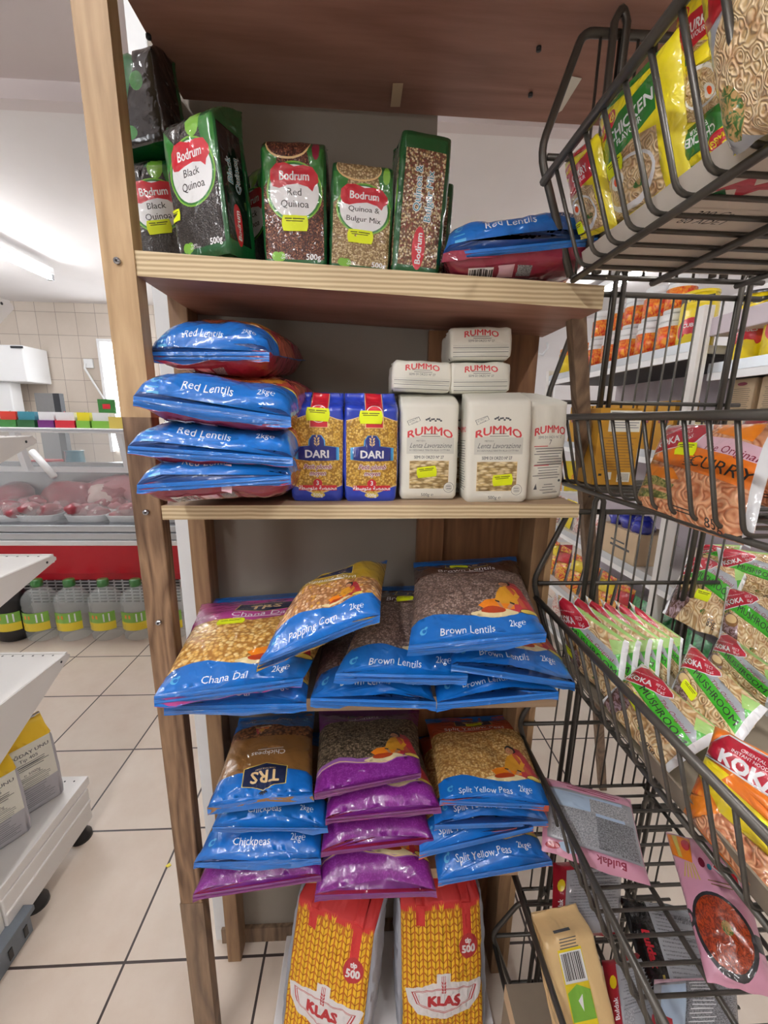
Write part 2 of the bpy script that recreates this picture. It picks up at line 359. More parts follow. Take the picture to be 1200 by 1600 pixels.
# ------------------------------------------------------------------ object helpers
def tag(o, label, cat, group=None, kind=None):
    o['label'] = label; o['category'] = cat
    if group: o['group'] = group
    if kind: o['kind'] = kind
    return o
def empty(name, loc=(0, 0, 0)):
    o = bpy.data.objects.new(name, None); C.objects.link(o); o.location = loc
    o.empty_display_size = 0.02
    return o
def link(name, me, parent=None, loc=None):
    o = bpy.data.objects.new(name, me); C.objects.link(o)
    if loc is not None: o.location = loc
    if parent: o.parent = parent
    return o
def rebase(me, loc):
    me.transform(Matrix.Translation(-Vector(loc)))
class MB:
    """collects shapes in world coordinates, links them as one mesh object"""
    def __init__(s): s.v = []; s.f = []; s.m = []; s.mats = []; s.sm = []
    def mi(s, mat):
        if mat not in s.mats: s.mats.append(mat)
        return s.mats.index(mat)
    def add(s, vs, fs, mat, smooth=False):
        k = len(s.v); s.v += [tuple(v) for v in vs]
        i = s.mi(mat)
        for f in fs: s.f.append([k + a for a in f]); s.m.append(i); s.sm.append(smooth)
        return s
    def hexa(s, p, mat):
        """eight points: bottom ring 0-3, top ring 4-7"""
        return s.add(p, [(3, 2, 1, 0), (4, 5, 6, 7), (0, 1, 5, 4), (1, 2, 6, 5), (2, 3, 7, 6), (3, 0, 4, 7)], mat)
    def box(s, x0, y0, z0, x1, y1, z1, mat):
        return s.hexa([(x0, y0, z0), (x1, y0, z0), (x1, y1, z0), (x0, y1, z0), (x0, y0, z1), (x1, y0, z1), (x1, y1, z1), (x0, y1, z1)], mat)
    def prism(s, pts, off, mat):
        """planar outline extruded by the vector off"""
        n = len(pts); off = Vector(off); a = [Vector(p) for p in pts]
        return s.add(a + [p + off for p in a], [list(range(n))[::-1], list(range(n, 2 * n))] + [(i, (i + 1) % n, n + (i + 1) % n, n + i) for i in range(n)], mat)
    def tube(s, pts, r, mat, n=7, closed=False):
        P = [Vector(p) for p in pts]; N_ = len(P)
        vs = []; up = None
        for i, p in enumerate(P):
            if closed: t = (P[(i + 1) % N_] - P[i - 1]).normalized()
            else: t = (P[min(i + 1, N_ - 1)] - P[max(i - 1, 0)]).normalized()
            if up is None:
                up = Vector((0, 0, 1)) if abs(t.z) < 0.9 else Vector((1, 0, 0))
            a = (up - t * up.dot(t)).normalized(); up = a; b = t.cross(a)
            k = 1.0
            if 0 < i < N_ - 1:
                c = (P[i] - P[i - 1]).normalized().dot((P[i + 1] - P[i]).normalized())
                k = min(1.25, 1 / max(0.5, math.sqrt(max(0.01, (1 + c) / 2))))
            for j in range(n):
                an = 2 * PI * j / n
                vs.append(p + (a * math.cos(an) + b * math.sin(an)) * r * k)
        fs = []
        rng = N_ if closed else N_ - 1
        for i in range(rng):
            for j in range(n):
                q = (i + 1) % N_
                fs.append((i * n + j, i * n + (j + 1) % n, q * n + (j + 1) % n, q * n + j))
        if not closed:
            fs.append(list(range(n))[::-1]); fs.append([(N_ - 1) * n + j for j in range(n)])
        return s.add(vs, fs, mat, True)
    def lathe(s, c, prof, mat, n=24, sx=1, sy=1):
        """prof: (radius, z) list from bottom to top about the vertical through c"""
        c = Vector(c); vs = []
        for r, z in prof:
            for j in range(n):
                a = 2 * PI * j / n
                vs.append(c + Vector((r * math.cos(a) * sx, r * math.sin(a) * sy, z)))
        fs = []
        for i in range(len(prof) - 1):
            for j in range(n):
                fs.append((i * n + j, i * n + (j + 1) % n, (i + 1) * n + (j + 1) % n, (i + 1) * n + j))
        fs.append(list(range(n))[::-1]); fs.append([(len(prof) - 1) * n + j for j in range(n)])
        return s.add(vs, fs, mat, True)
    def build(s, name, parent=None, base=None, bevel=0.0, sub=0, auto=True):
        me = bpy.data.meshes.new(name)
        if parent is not None: o0 = parent.matrix_world.translation if False else parent.location
        if base is None:
            if parent is not None: base = Vector(parent.location)
            else:
                a = np.array(s.v); base = Vector((a[:, 0].mean(), a[:, 1].mean(), a[:, 2].min()))
        base = Vector(base)
        me.from_pydata([tuple(Vector(v) - base) for v in s.v], [], s.f)
        for mname in s.mats: me.materials.append(MATS[mname])
        me.polygons.foreach_set('material_index', s.m)
        me.polygons.foreach_set('use_smooth', s.sm)
        me.update()
        o = link(name, me, parent, base if parent is None else None)
        if bevel:
            b = o.modifiers.new('bevel', 'BEVEL'); b.width = bevel; b.segments = 2; b.limit_method = 'ANGLE'
            b.harden_normals = False
        if sub:
            b = o.modifiers.new('subdivision', 'SUBSURF'); b.levels = sub; b.render_levels = sub
        return o
def origin_of(o):
    """location of the top-level object a part is built under"""
    return Vector(o.location)
def sub_of(root, part, mb, name, bevel=0.0):
    """a sub-part: mb built in world coordinates under a part of root (parts keep root's origin)"""
    o = mb.build(name, None, root.location, bevel)
    o.parent = part; o.location = (0, 0, 0)
    return o

# ------------------------------------------------------------------ printed sheets
TXT = {}
def text_tris(body, bold=0.0, shear=0.0, res=2, spacing=1.0):
    key = (body, bold, shear, res, spacing)
    if key in TXT: return TXT[key]
    c = bpy.data.curves.new('lettering', 'FONT'); c.body = body; c.resolution_u = res
    c.offset = bold; c.shear = shear; c.space_character = spacing
    c.align_x = 'CENTER'
    o = bpy.data.objects.new('lettering', c); C.objects.link(o)
    me = bpy.data.meshes.new_from_object(o.evaluated_get(bpy.context.evaluated_depsgraph_get()))
    V = [(v.co.x, v.co.y) for v in me.vertices]
    Fs = [tuple(p.vertices) for p in me.polygons]
    bpy.data.objects.remove(o); bpy.data.curves.remove(c); bpy.data.meshes.remove(me)
    TXT[key] = (V, Fs)
    return V, Fs
def clip_rect(pts, x0, y0, x1, y1):
    def cl(p, ax, val, sgn):
        out = []
        for i in range(len(p)):
            a, b = p[i - 1], p[i]
            ia = sgn * (a[ax] - val) >= 0; ib = sgn * (b[ax] - val) >= 0
            if ia != ib:
                t = (val - a[ax]) / (b[ax] - a[ax])
                out.append((a[0] + (b[0] - a[0]) * t, a[1] + (b[1] - a[1]) * t))
            if ib: out.append(b)
        return out
    for ax, val, sg in ((0, x0, 1), (0, x1, -1), (1, y0, 1), (1, y1, -1)):
        pts = cl(pts, ax, val, sg)
        if len(pts) < 3: return []
    return pts
class Design:
    """flat print on x0..x1, y0..y1 (metres); later layers cover earlier ones"""
    def __init__(s, x0, y0, x1, y1, base, step=0.007, seals=()):
        s.r = (x0, y0, x1, y1); s.L = []; s.T = []; s.step = step; s.base = base; s.c = None; s.seals = seals
    def poly(s, pts, mat):
        x0, y0, x1, y1 = s.r; e = 1e-5
        p = clip_rect([tuple(q) for q in pts], x0 + e, y0 + e, x1 - e, y1 - e)
        if len(p) >= 3: s.L.append((p, mat))
        return s
    def rect(s, a, b, c, d, mat): return s.poly([(a, b), (c, b), (c, d), (a, d)], mat)
    def ell(s, cx, cy, rx, ry, mat, n=28, rot=0):
        cr, sr = math.cos(rot), math.sin(rot)
        return s.poly([(cx + rx * math.cos(2 * PI * i / n) * cr - ry * math.sin(2 * PI * i / n) * sr,
                        cy + rx * math.cos(2 * PI * i / n) * sr + ry * math.sin(2 * PI * i / n) * cr) for i in range(n)], mat)
    def band(s, x0, x1, f0, f1, mat, n=18):
        """area between two height functions"""
        xs = [x0 + (x1 - x0) * i / n for i in range(n + 1)]
        return s.poly([(x, f0(x)) for x in xs] + [(x, f1(x)) for x in reversed(xs)], mat)
    def text(s, body, cx, cy, h, mat, bold=0.0, shear=0.0, rot=0.0, sx=1.0, arc=0.0, res=2, spacing=1.0):
        """heavier strokes come from repeating the lettering a hair to each side"""
        V, Fs = text_tris(body, 0.0, shear, res, spacing)
        k = h / 0.72; cr, sr = math.cos(rot), math.sin(rot)
        e = bold * k
        sh = [(0, 0)]
        if bold > 0.008: sh = [(-e * .8, 0), (e * .8, 0)]
        if bold > 0.018: sh = [(-e, 0), (e, 0), (0, e * .8), (0, -e * .8)]
        if bold > 0.045: sh += [(e * .7, e * .7), (-e * .7, e * .7), (e * .7, -e * .7), (-e * .7, -e * .7)]
        x0, y0, x1, y1 = s.r
        cnt = {}
        for f in Fs:
            for i in range(len(f)):
                ed = (min(f[i - 1], f[i]), max(f[i - 1], f[i])); cnt[ed] = cnt.get(ed, 0) + 1
        edges = [ed for ed, n_ in cnt.items() if n_ == 1]
        for ox, oy in sh:
            P = []
            for x, y in V:
                x, y = x * k * sx, (y - 0.36) * k
                y += -arc * x * x
                x += ox; y += oy
                P.append((cx + x * cr - y * sr, cy + x * sr + y * cr))
            if all(x0 < q[0] < x1 and y0 < q[1] < y1 for q in P):
                s.T.append((P, edges))
                for f in Fs: s.L.append(([P[i] for i in f], mat, 1))
            else:
                for f in Fs:
                    p = clip_rect([P[i] for i in f], x0 + 1e-5, y0 + 1e-5, x1 - 1e-5, y1 - 1e-5)
                    if len(p) >= 3: s.L.append((p, mat))
        return s
    def lines(s, x0, y1, x1, n, dy, th, mat, rnd=0.15, seed=1):
        """rows of print too small to read"""
        rr = random.Random(seed)
        for i in range(n):
            y = y1 - i * dy
            a = x0 + (x1 - x0) * rr.random() * rnd; b = x1 - (x1 - x0) * rr.random() * rnd
            s.rect(a, y - th, b, y, mat)
        return s
    def build(s):
        if s.c: return s.c
        x0, y0, x1, y1 = s.r
        K = 100.0
        nx = max(2, round((x1 - x0) / s.step)); ny = max(2, round((y1 - y0) / s.step))
        xs = [x0 + (x1 - x0) * i / nx for i in range(nx + 1)]; ys = [y0 + (y1 - y0) * i / ny for i in range(ny + 1)]
        V = []; E = []
        def adde(pts):
            k = len(V); n = len(pts); V.extend(Vector((p[0] * K, p[1] * K)) for p in pts)
            E.extend((k + i, k + (i + 1) % n) for i in range(n))
        ring = [(x, y0) for x in xs] + [(x1, y) for y in ys[1:]] + [(x, y1) for x in reversed(xs[:-1])] + [(x0, y) for y in reversed(ys[1:-1])]
        adde(ring)
        for yy in s.seals: adde([(x0, yy), (x1, yy)])
        for i in range(1, nx):
            for j in range(1, ny):
                V.append(Vector((xs[i] * K, ys[j] * K)))
        for L_ in s.L:
            if len(L_) == 2: adde(L_[0])
        for P, ed in s.T:
            k = len(V); V.extend(Vector((p[0] * K, p[1] * K)) for p in P)
            E.extend((k + a, k + b) for a, b in ed)
        r = delaunay_2d_cdt(V, E, [], 0, 2e-4, False)
        ov, fs = r[0], r[2]
        A = np.array([(v[0] / K, v[1] / K) for v in ov])
        T = np.array([tuple(f) for f in fs if len(f) == 3])
        cr = (A[T[:, 1], 0] - A[T[:, 0], 0]) * (A[T[:, 2], 1] - A[T[:, 0], 1]) - (A[T[:, 1], 1] - A[T[:, 0], 1]) * (A[T[:, 2], 0] - A[T[:, 0], 0])
        T = T[np.abs(cr) > 1e-12]; cr = cr[np.abs(cr) > 1e-12]
        T[cr < 0] = T[cr < 0][:, ::-1]
        G = A[T].mean(axis=1)
        names = [s.base]; mi = np.zeros(len(T), dtype=int)
        for L_ in s.L:
            p, mat = L_[0], L_[1]
            if mat not in names: names.append(mat)
            q = np.array(p)
            c = np.nonzero((G[:, 0] > q[:, 0].min()) & (G[:, 0] < q[:, 0].max()) & (G[:, 1] > q[:, 1].min()) & (G[:, 1] < q[:, 1].max()))[0]
            if not len(c): continue
            gx, gy = G[c, 0], G[c, 1]; inside = np.zeros(len(c), dtype=bool)
            for i in range(len(q)):
                ax, ay = q[i - 1]; bx, by = q[i]
                if ay == by: continue
                inside ^= ((ay > gy) != (by > gy)) & (gx < (bx - ax) * (gy - ay) / (by - ay) + ax)
            mi[c[inside]] = names.index(mat)
        verts = [tuple(v) for v in A.tolist()]; faces = [tuple(f) for f in T.tolist()]; mats = [names[i] for i in mi]
        s.c = (verts, faces, mats)
        return s.c
def sheet(name, design, fn, parent=None, base=Vector((0, 0, 0)), keep=None, back=None):
    """design mapped through fn(x, y) -> point; keep(x, y) chooses faces; back = list of (grid fn, nu, nv, mat, flip) closing the body"""
    vs, fs, ms = design.build()
    if keep: idx = [i for i, f in enumerate(fs) if keep(sum(vs[k][0] for k in f) / 3, sum(vs[k][1] for k in f) / 3)]
    else: idx = range(len(fs))
    used = {}; V = []; UV = []
    def vid(k):
        if k not in used:
            used[k] = len(V); V.append(tuple(fn(*vs[k]) - base)); UV.append(vs[k])
        return used[k]
    F = []; MI = []; names = []
    for i in idx:
        F.append([vid(k) for k in fs[i]])
        if ms[i] not in names: names.append(ms[i])
        MI.append(names.index(ms[i]))
    for g in back or []:
        gf, nu, nv, mat, flip = g
        k0 = len(V)
        if mat not in names: names.append(mat)
        for j in range(nv + 1):
            for i in range(nu + 1):
                p, uv = gf(i / nu, j / nv)
                V.append(tuple(p - base)); UV.append(uv)
        for j in range(nv):
            for i in range(nu):
                a = k0 + j * (nu + 1) + i
                q = [a, a + 1, a + nu + 2, a + nu + 1]
                if flip: q.reverse()
                F.append(q); MI.append(names.index(mat))
    me = bpy.data.meshes.new(name)
    me.from_pydata(V, [], F)
    for n in names: me.materials.append(MATS[n])
    me.polygons.foreach_set('material_index', MI)
    me.polygons.foreach_set('use_smooth', [True] * len(F))
    uvl = me.uv_layers.new(name='print')
    li = np.zeros(len(me.loops), dtype=np.int32); me.loops.foreach_get('vertex_index', li)
    UVa = np.array(UV, dtype=np.float32)[li]
    uvl.data.foreach_set('uv', UVa.ravel())
    me.update()
    return link(name, me, parent, base if parent is None else None)

def make_sticker_design(w=0.035, h=0.019):
    d = Design(-w / 2, -h / 2, w / 2, h / 2, 'sticker', 0.006)
    for (a, b, c2, d2) in ((-.40, .26, -.12, .33), (-.08, .26, .38, .33), (-.34, .12, .30, .18)):
        d.rect(a * w, b * h, c2 * w, d2 * h, 'sticker_ink')
    return d
STICK = make_sticker_design()
def notched(x, y, w=0.035, h=0.019):
    """a price-gun label's wavy short ends: pull the outline in at four bites"""
    k = max(0, abs(y) / (h / 2) - .35) / .65
    if abs(x) > w * .3: x *= 1 - .10 * k
    return x, y
def sticker_on(fn, cx, cy, rot, parent, base, scale=1.0, label=None, off=0.0007):
    cr, sr = math.cos(rot), math.sin(rot)
    def q(x, y):
        x, y = notched(x, y)
        X = cx + (x * cr - y * sr) * scale; Y = cy + (x * sr + y * cr) * scale
        return fn(X, Y, off)
    o = sheet('price_sticker', STICK, q, parent, base)
    if label: o['label'] = label
    return o

# ------------------------------------------------------------------ pillow bags
def nz1(x, y, s):
    return noise.noise(Vector((x, y, s)))
def pillow(name, design, corners, label, cat, group=None, top=0.03, bot=0.02, seal=(0.014, 0.014), back='blue',
           seed=0, pinch=0.05, scallop=0.008, lump=0.18, pucker=0.0034, droop=0.0, droop_len=0.35, stick=None, rotated=False,
           curl=0.0, pw=(4.0, 3.0), fullness=0.5, wave=0.003, backdesign=None, ridge=0.0, side_soft=0, flap=True):
    """corners FL, FR, BL, BR: front-left, front-right, back-left, back-right of the bag's seams, seen face up with its foot to the front"""
    x0, y0, x1, y1 = design.r
    W, H = x1 - x0, y1 - y0
    FL, FR, BL, BR = [Vector(c) for c in corners]
    flap = flap and seal[0] > 0
    if flap: FL.z += .009; FR.z += .009
    Nn = (BR - FL).cross(BL - FR).normalized()
    if Nn.dot(Vector((0, 0, 1))) < -0.2 and False: Nn = -Nn
    s0, s1 = seal[0] / H, seal[1] / H
    sd = seed * 13.7 + 0.5
    def mid(u, v):
        vv = (v - 0.5); c = math.sin(PI * min(1, max(0, v)))
        uu = 0.5 + (u - 0.5) * (1 - pinch * c)
        e = math.sin(PI * min(1, max(0, u)))
        v2 = 0.5 + vv * (1 - 2 * scallop / H * e)
        v2 += 0.004 / H * nz1(u * 4, v * 2, sd + 9) * abs(vv) * 2
        p = (FL * (1 - uu) + FR * uu) * (1 - v2) + (BL * (1 - uu) + BR * uu) * v2
        if droop: 
            t = max(0, 1 - v / droop_len); p = p - Vector((0, 0, droop * t * t))
        if flap and v < s0:
            k = (s0 - v) * H; p = p + Vector((0, k * .75, -k * (.85 + .3 * nz1(u * 5, 1, sd))))
        if curl: p = p + Nn * curl * ((2 * u - 1) ** 2)
        return p
    def prof(u, v):
        vq = min(1, max(0, (v - s0) / (1 - s0 - s1)))
        fu = max(0, 1 - abs(2 * u - 1) ** pw[0]) ** fullness
        fv = max(0, 1 - abs(2 * vq - 1) ** pw[1]) ** (fullness if side_soft == 0 else side_soft)
        return fu * fv, vq
    def disp(u, v, side):
        f, vq = prof(u, v)
        a = top if side > 0 else bot
        l = 1 + lump * 1.6 * nz1(u * 2.3, v * 3.1, sd) + lump * 0.6 * nz1(u * 6, v * 8, sd + 3)
        h = a * f * l * side
        e = min(vq, 1 - vq)
        k = math.exp(-e / 0.12)
        h += pucker * k * (nz1(u * 16, e * 5, sd + 5) * 1.3 + 0.5 * nz1(u * 34, e * 8, sd + 7)) * min(1, e * 30 + 0.35)
        eu = min(u, 1 - u)
        h += pucker * math.exp(-eu / 0.06) * nz1(v * 16, eu * 8, sd + 6)
        h += pucker * 0.8 * nz1(u * 7 + 3 * nz1(v * 3, u * 2, sd), v * 9, sd + 11) * f
        if ridge: h += ridge * f * math.exp(-((u - 0.5 - 0.15 * nz1(v * 2, 0, sd)) / 0.05) ** 2) * side
        h += wave * math.sin(u * 5 + sd) * max(0, 1 - e * 8) + wave * 1.4 * nz1(u * 3, 0.3 + v, sd + 8) * max(0, 1 - e * 6)
        return h
    def P(x, y, off=0.0):
        u, v = (x - x0) / W, (y - y0) / H
        if rotated: u, v = 1 - u, 1 - v
        return mid(u, v) + Nn * (disp(u, v, 1) + off)
    def B(u, v):
        p = mid(u, v) + Nn * disp(u, v, -1)
        return p, (u * W, v * H)
    base = (FL + FR + BL + BR) / 4 - Nn * bot
    under_fn[label] = lambda u, v: B(u, v)[0] - Nn * .0008
    ys0, ys1 = y0 + seal[0], y1 - seal[1]
    def keep_body(x, y): return ys0 < y < ys1
    def clampv(v): return s0 + (1 - s0 - s1) * v
    o = sheet(name, design, P, None, base, keep_body if seal[0] > 0 else None,
              [(lambda u, v: B(u, clampv(v)), 22, 30, back, True)])
    tag(o, label, cat, group)
    if seal[0] > 0:
        for k, (a, b) in enumerate(((y0, ys0), (ys1, y1))):
            va, vb = (a - y0) / H, (b - y0) / H
            if rotated: va, vb = 1 - vb, 1 - va
            sheet('crimped_seal', design, P, o, base, lambda x, y, a=a, b=b: a <= y <= b,
                  [(lambda u, v, va=va, vb=vb: (B(u, va + (vb - va) * v)[0] - Nn * 0.0006, (u * W, (va + (vb - va) * v) * H)), 22, 2, back, True)])
    if stick: sticker_on(P, stick[0], stick[1], stick[2] if len(stick) > 2 else 0, o, base, stick[3] if len(stick) > 3 else 1.0)
    o_fn[o.name] = P
    return o
o_fn = {}
under_fn = {}

# ------------------------------------------------------------------ brick packs
def brick(name, design, origin, W, D, H, label, cat, group=None, yaw=0.0, lean=0.0, roll=0.0, r=0.006, style='fold',
          seed=0, bulge=0.003, topk=0.22, back='paper', stick=None, backside=None, seams=True, wr=0.0012, slump=0.0):
    """block pack; design unrolled round left side (-D..0), front (0..W), right side (W..W+D); origin = front bottom middle"""
    x0, y0, x1, y1 = design.r
    sd = seed * 7.3 + 1.1
    Rm = Matrix.Rotation(yaw, 4, 'Z') @ Matrix.Rotation(lean, 4, 'X') @ Matrix.Rotation(roll, 4, 'Y')
    O = Vector(origin)
    per = 2 * (W + D)
    def sec(s):
        s = (s + D) % per - D
        if s < 0: return Vector((-W / 2, -s)), Vector((-1, 0))
        if s < W: return Vector((s - W / 2, 0)), Vector((0, -1))
        if s < W + D: return Vector((W / 2, s - W)), Vector((1, 0))
        return Vector((W / 2 - (s - W - D), D)), Vector((0, 1))
    Hn = y1
    def P(s, y, off=0.0):
        q, n = sec(s)
        t = min(1, max(0, y / Hn))
        # section scaling with height
        dx = dy = 1.0; yo = 0.0; z = t * H
        e = min(1, t / 0.05)
        sh = (1 - (1 - e) ** 2) ** 0.5 if e < 1 else 1
        dx *= 0.93 + 0.07 * sh; dy *= 0.85 + 0.15 * sh
        k = max(0, (t - (1 - topk)) / topk)
        kk = k * k * (3 - 2 * k)
        if style == 'fold':      # top folded over to the back: front slopes away, sharp shoulder
            dy *= 1 - 0.86 * kk; yo = D * 0.62 * kk; z = H * (1 - topk) + H * topk * (math.sin(k * PI / 2) if k > 0 else 0) if k > 0 else z
            dx *= 1 - 0.10 * kk
        elif style == 'fin':     # gusseted bag rising to a flat fin
            dy *= 1 - 0.94 * min(1, k * 1.6) ** 0.8 if k > 0 else 1; yo = D * 0.40 * min(1, k * 1.6) ** 0.9 if k > 0 else 0
            dx *= 1 - 0.02 * kk
        elif style == 'roof':    # paper pack folded shut
            dy *= 1 - 0.80 * k; yo = D * 0.45 * k; dx *= 1 - 0.03 * k
            if k > 0: z = H * (1 - topk) + H * topk * k
        elif style == 'flat':
            e2 = max(0, (t - 0.95) / 0.05); dy *= 1 - 0.12 * e2 ** 2; dx *= 1 - 0.06 * e2 ** 2
            yo = D * 0.06 * e2 ** 2
        ir = Vector((max(-W / 2 + r, min(W / 2 - r, q.x)), max(r, min(D - r, q.y))))
        d = q - ir
        if d.length > 1e-9: q2 = ir + d.normalized() * r; nn = d.normalized()
        else: q2 = q; nn = n
        X = q2.x * dx; Y = (q2.y - D / 2) * dy + D / 2 + yo
        bl = bulge * math.sin(PI * min(1, t / max(0.01, 1 - topk * 0.5))) * math.sin(PI * ((s % (W + D)) % W) / W if 0 <= s <= W else 0.5)
        w_ = wr * (nz1(s * 45, y * 35, sd) + 0.7 * nz1(s * 110, y * 60, sd + 2)) * (1 + 2.5 * k)
        X += nn.x * (bl + w_ + off); Y += nn.y * (bl + w_ + off)
        X += slump * math.sin(t * 3)
        v = Vector((X, Y, z + wr * 1.5 * nz1(s * 30, 2, sd + 4) * (k > 0.5)))
        return O + (Rm @ v)
    cap = []
    def capf(tt):
        def g(u, v):
            c = P(W / 2, tt * Hn) * 0.5 + P(W / 2 + D + W, tt * Hn) * 0.5
            p = P(-D + per * u, tt * Hn)
            return p * (1 - v) + c * v, (u * per, v * 0.02)
        return g
    # sides not covered by the design are filled with plain sheet
    fills = []
    segs = []
    if x0 > -D + 1e-6: segs.append((-D, x0))
    if x1 < W + D - 1e-6: segs.append((x1, W + D))
    segs.append((W + D, per - D))
    for a, b in segs:
        fills.append((lambda u, v, a=a, b=b: (P(a + (b - a) * u, y0 + (y1 - y0) * v), (a + (b - a) * u, y0 + (y1 - y0) * v)), 10, 24, back, False))
    fills.append((capf(0.0), 32, 2, back, True)); fills.append((capf(1.0), 32, 2, back, False))
    o = sheet(name, design, P, None, O, None, fills)
    tag(o, label, cat, group)
    if stick: sticker_on(P, stick[0], stick[1], stick[2] if len(stick) > 2 else 0, o, O, stick[3] if len(stick) > 3 else 1.0)
    o_fn[o.name] = P
    return o

# ------------------------------------------------------------------ the prints
def wavef(pts):
    """smooth height function through (x, y) points"""
    def f(x):
        if x <= pts[0][0]: return pts[0][1]
        for (a, ya), (b, yb) in zip(pts, pts[1:]):
            if x <= b:
                t = (x - a) / (b - a); t = t * t * (3 - 2 * t)
                return ya + (yb - ya) * t
        return pts[-1][1]
    return f
def woman(d, ox, oy, s):
    """the printed figure of a woman in a saree sorting grain"""
    def p(pts, m): d.poly([(ox + x * s, oy + y * s) for x, y in pts], m)
    p([(.34, .0), (1.16, .0), (1.06, .34), (.96, .70), (.84, .98), (.66, 1.02), (.52, .6), (.42, .3)], 'saree_red')
    p([(-.06, .20), (.10, .30), (.42, .34), (.70, .24), (.70, .06), (.1, .04)], 'orange')
    p([(.40, .20), (.36, .50), (.46, .70), (.60, .76), (.78, .70), (.84, .46), (.80, .18)], 'saree')
    p([(.60, .74), (.70, .74), (.86, .40), (.98, .10), (.86, .10), (.74, .40)], 'red_bag')
    p([(.36, .48), (.30, .26), (.38, .22), (.46, .46)], 'saree'); p([(.78, .52), (.64, .22), (.72, .18), (.88, .46)], 'saree')
    p([(.31, .27), (.40, .10), (.48, .08), (.40, .26)], 'skin'); p([(.63, .22), (.54, .09), (.60, .06), (.72, .18)], 'skin')
    p([(.30, .29), (.40, .26), (.39, .22), (.31, .25)], 'ink'); p([(.62, .24), (.72, .20), (.70, .16), (.61, .20)], 'ink')
    d.ell(ox + .60 * s, oy + .93 * s, .150 * s, .165 * s, 'ink', 18, rot=.2)
    d.ell(ox + .565 * s, oy + .88 * s, .105 * s, .130 * s, 'skin', 16, rot=.15)
    p([(.47, .98), (.56, 1.01), (.66, .94), (.68, .80), (.72, .90), (.66, 1.06), (.54, 1.09)], 'ink')
    p([(.70, 1.04), (.82, .96), (.86, .74), (.80, .64), (.72, .72), (.72, .90)], 'saree_red')
    p([(.53, .845), (.58, .85), (.555, .83)], 'red')
    d.ell(ox + .525 * s, oy + .90 * s, .013 * s, .010 * s, 'ink', 6); d.ell(ox + .60 * s, oy + .905 * s, .013 * s, .010 * s, 'ink', 6)
    d.band(ox - .22 * s, ox + .76 * s, lambda x: oy - (.10 * s) * math.sin(PI * (x - ox + .22 * s) / (.98 * s)) - .04 * s, lambda x: oy + .09 * s * math.sin(PI * (x - ox + .22 * s) / (.98 * s)), 'cream')
    d.ell(ox + .25 * s, oy + .04 * s, .26 * s, .08 * s, 'orange_red', 16)
    d.ell(ox + 1.0 * s, oy + .02 * s, .20 * s, .070 * s, 'ink', 20); d.ell(ox + 1.0 * s, oy + .022 * s, .185 * s, .057 * s, 'bowl', 20)
def trs_bag(title, window, band, bottom='blue', swirls=False, bz=.66, wt=.205, fig=.078):
    W, H = 0.205, 0.290
    d = Design(0, 0, W, H, bottom, 0.0075, seals=(0.014, H - 0.014))
    f = wavef([(0, .088 * bz), (.045, .096 * bz), (.10, .080 * bz), (.135, .070 * bz), (.17, .084 * bz), (.205, .094 * bz)])
    top = wavef([(0, wt), (.05, wt + .005), (.10, wt - .005), (.16, wt + .007), (.205, wt + .001)])
    d.band(0, W, f, top, window)
    if swirls:
        d.band(0, W, lambda x: f(x) - .004, lambda x: f(x) + .010, 'lilac'); d.band(0, W, lambda x: f(x) - .002, lambda x: f(x) + .0, 'tan_line')
        d.band(0, W, lambda x: .016, lambda x: f(x) - .004, 'damask')
    d.band(0, W, top, lambda x: H - .018, band)
    d.rect(0, H - .022, W, H, bottom)
    woman(d, .112, .088 * bz, fig)
    cx, cy = .100, wt + .052
    hx = [(-.040, -.020), (0, -.026), (.040, -.020), (.038, .012), (.020, .014), (0, .020), (-.020, .014), (-.038, .012)]
    d.poly([(cx + x * 1.04, cy + y * 1.06) for x, y in hx], 'bowl'); d.poly([(cx + x, cy + y) for x, y in hx], 'navy')
    d.text('TRS', cx, cy - .005, .017, 'tan_line', bold=.03, sx=1.15)
    d.text('COOK YOUR STORY', cx, cy + .0100, .0028, 'tan_line', bold=.01, sx=1.2, res=1)
    d.text(title, .098, wt + .017, .0140, 'white', sx=1.0, bold=.002).lines(.06, wt + .0065, .14, 1, .004, .0014, 'white')
    if bottom == 'blue':
        ty = .016 + (.088 * bz - .016) * (.34 if bz < .9 else .14)
        d.text(title, .088, ty, .0115, 'white', sx=.95)
        d.text('2kg\u212e', .166, ty + .006, .0110, 'white', sx=.85)
        d.ell(.020, ty + .004, .0052, .0060, 'cyan', 12).ell(.024, ty + .010, .0024, .0024, 'cyan', 10).ell(.0215, ty + .0045, .0032, .0036, bottom, 10)
        if bz > .8: d.lines(.013, ty - .006, .030, 2, .004, .0012, 'cyan')
    for yy in (.0030, .0060, .0090, .0145): d.rect(0, yy, W, yy + .0004, 'blue_dark' if bottom == 'blue' else 'maroon')
    return d
D_RED = trs_bag('Red Lentils', 'red_bag', 'maroon', bz=1.0)
D_CHANA = trs_bag('Chana Dal', 'chana', 'pink', wt=.172)
D_POP = trs_bag('Popping Corn', 'popcorn_grain', 'gold', bz=.72, wt=.135, fig=.055)
D_BROWN = trs_bag('Brown Lentils', 'brown_lentils', 'brown', wt=.192)
D_CHICK = trs_bag('Chickpeas', 'chickpeas', 'chick_brown', bz=.8, fig=.03)
D_SPLIT = trs_bag('Split Yellow Peas', 'split_peas', 'orange_red')
D_PURP = trs_bag('Lentils', 'dark_lentils', 'purple', bottom='purple', swirls=True)
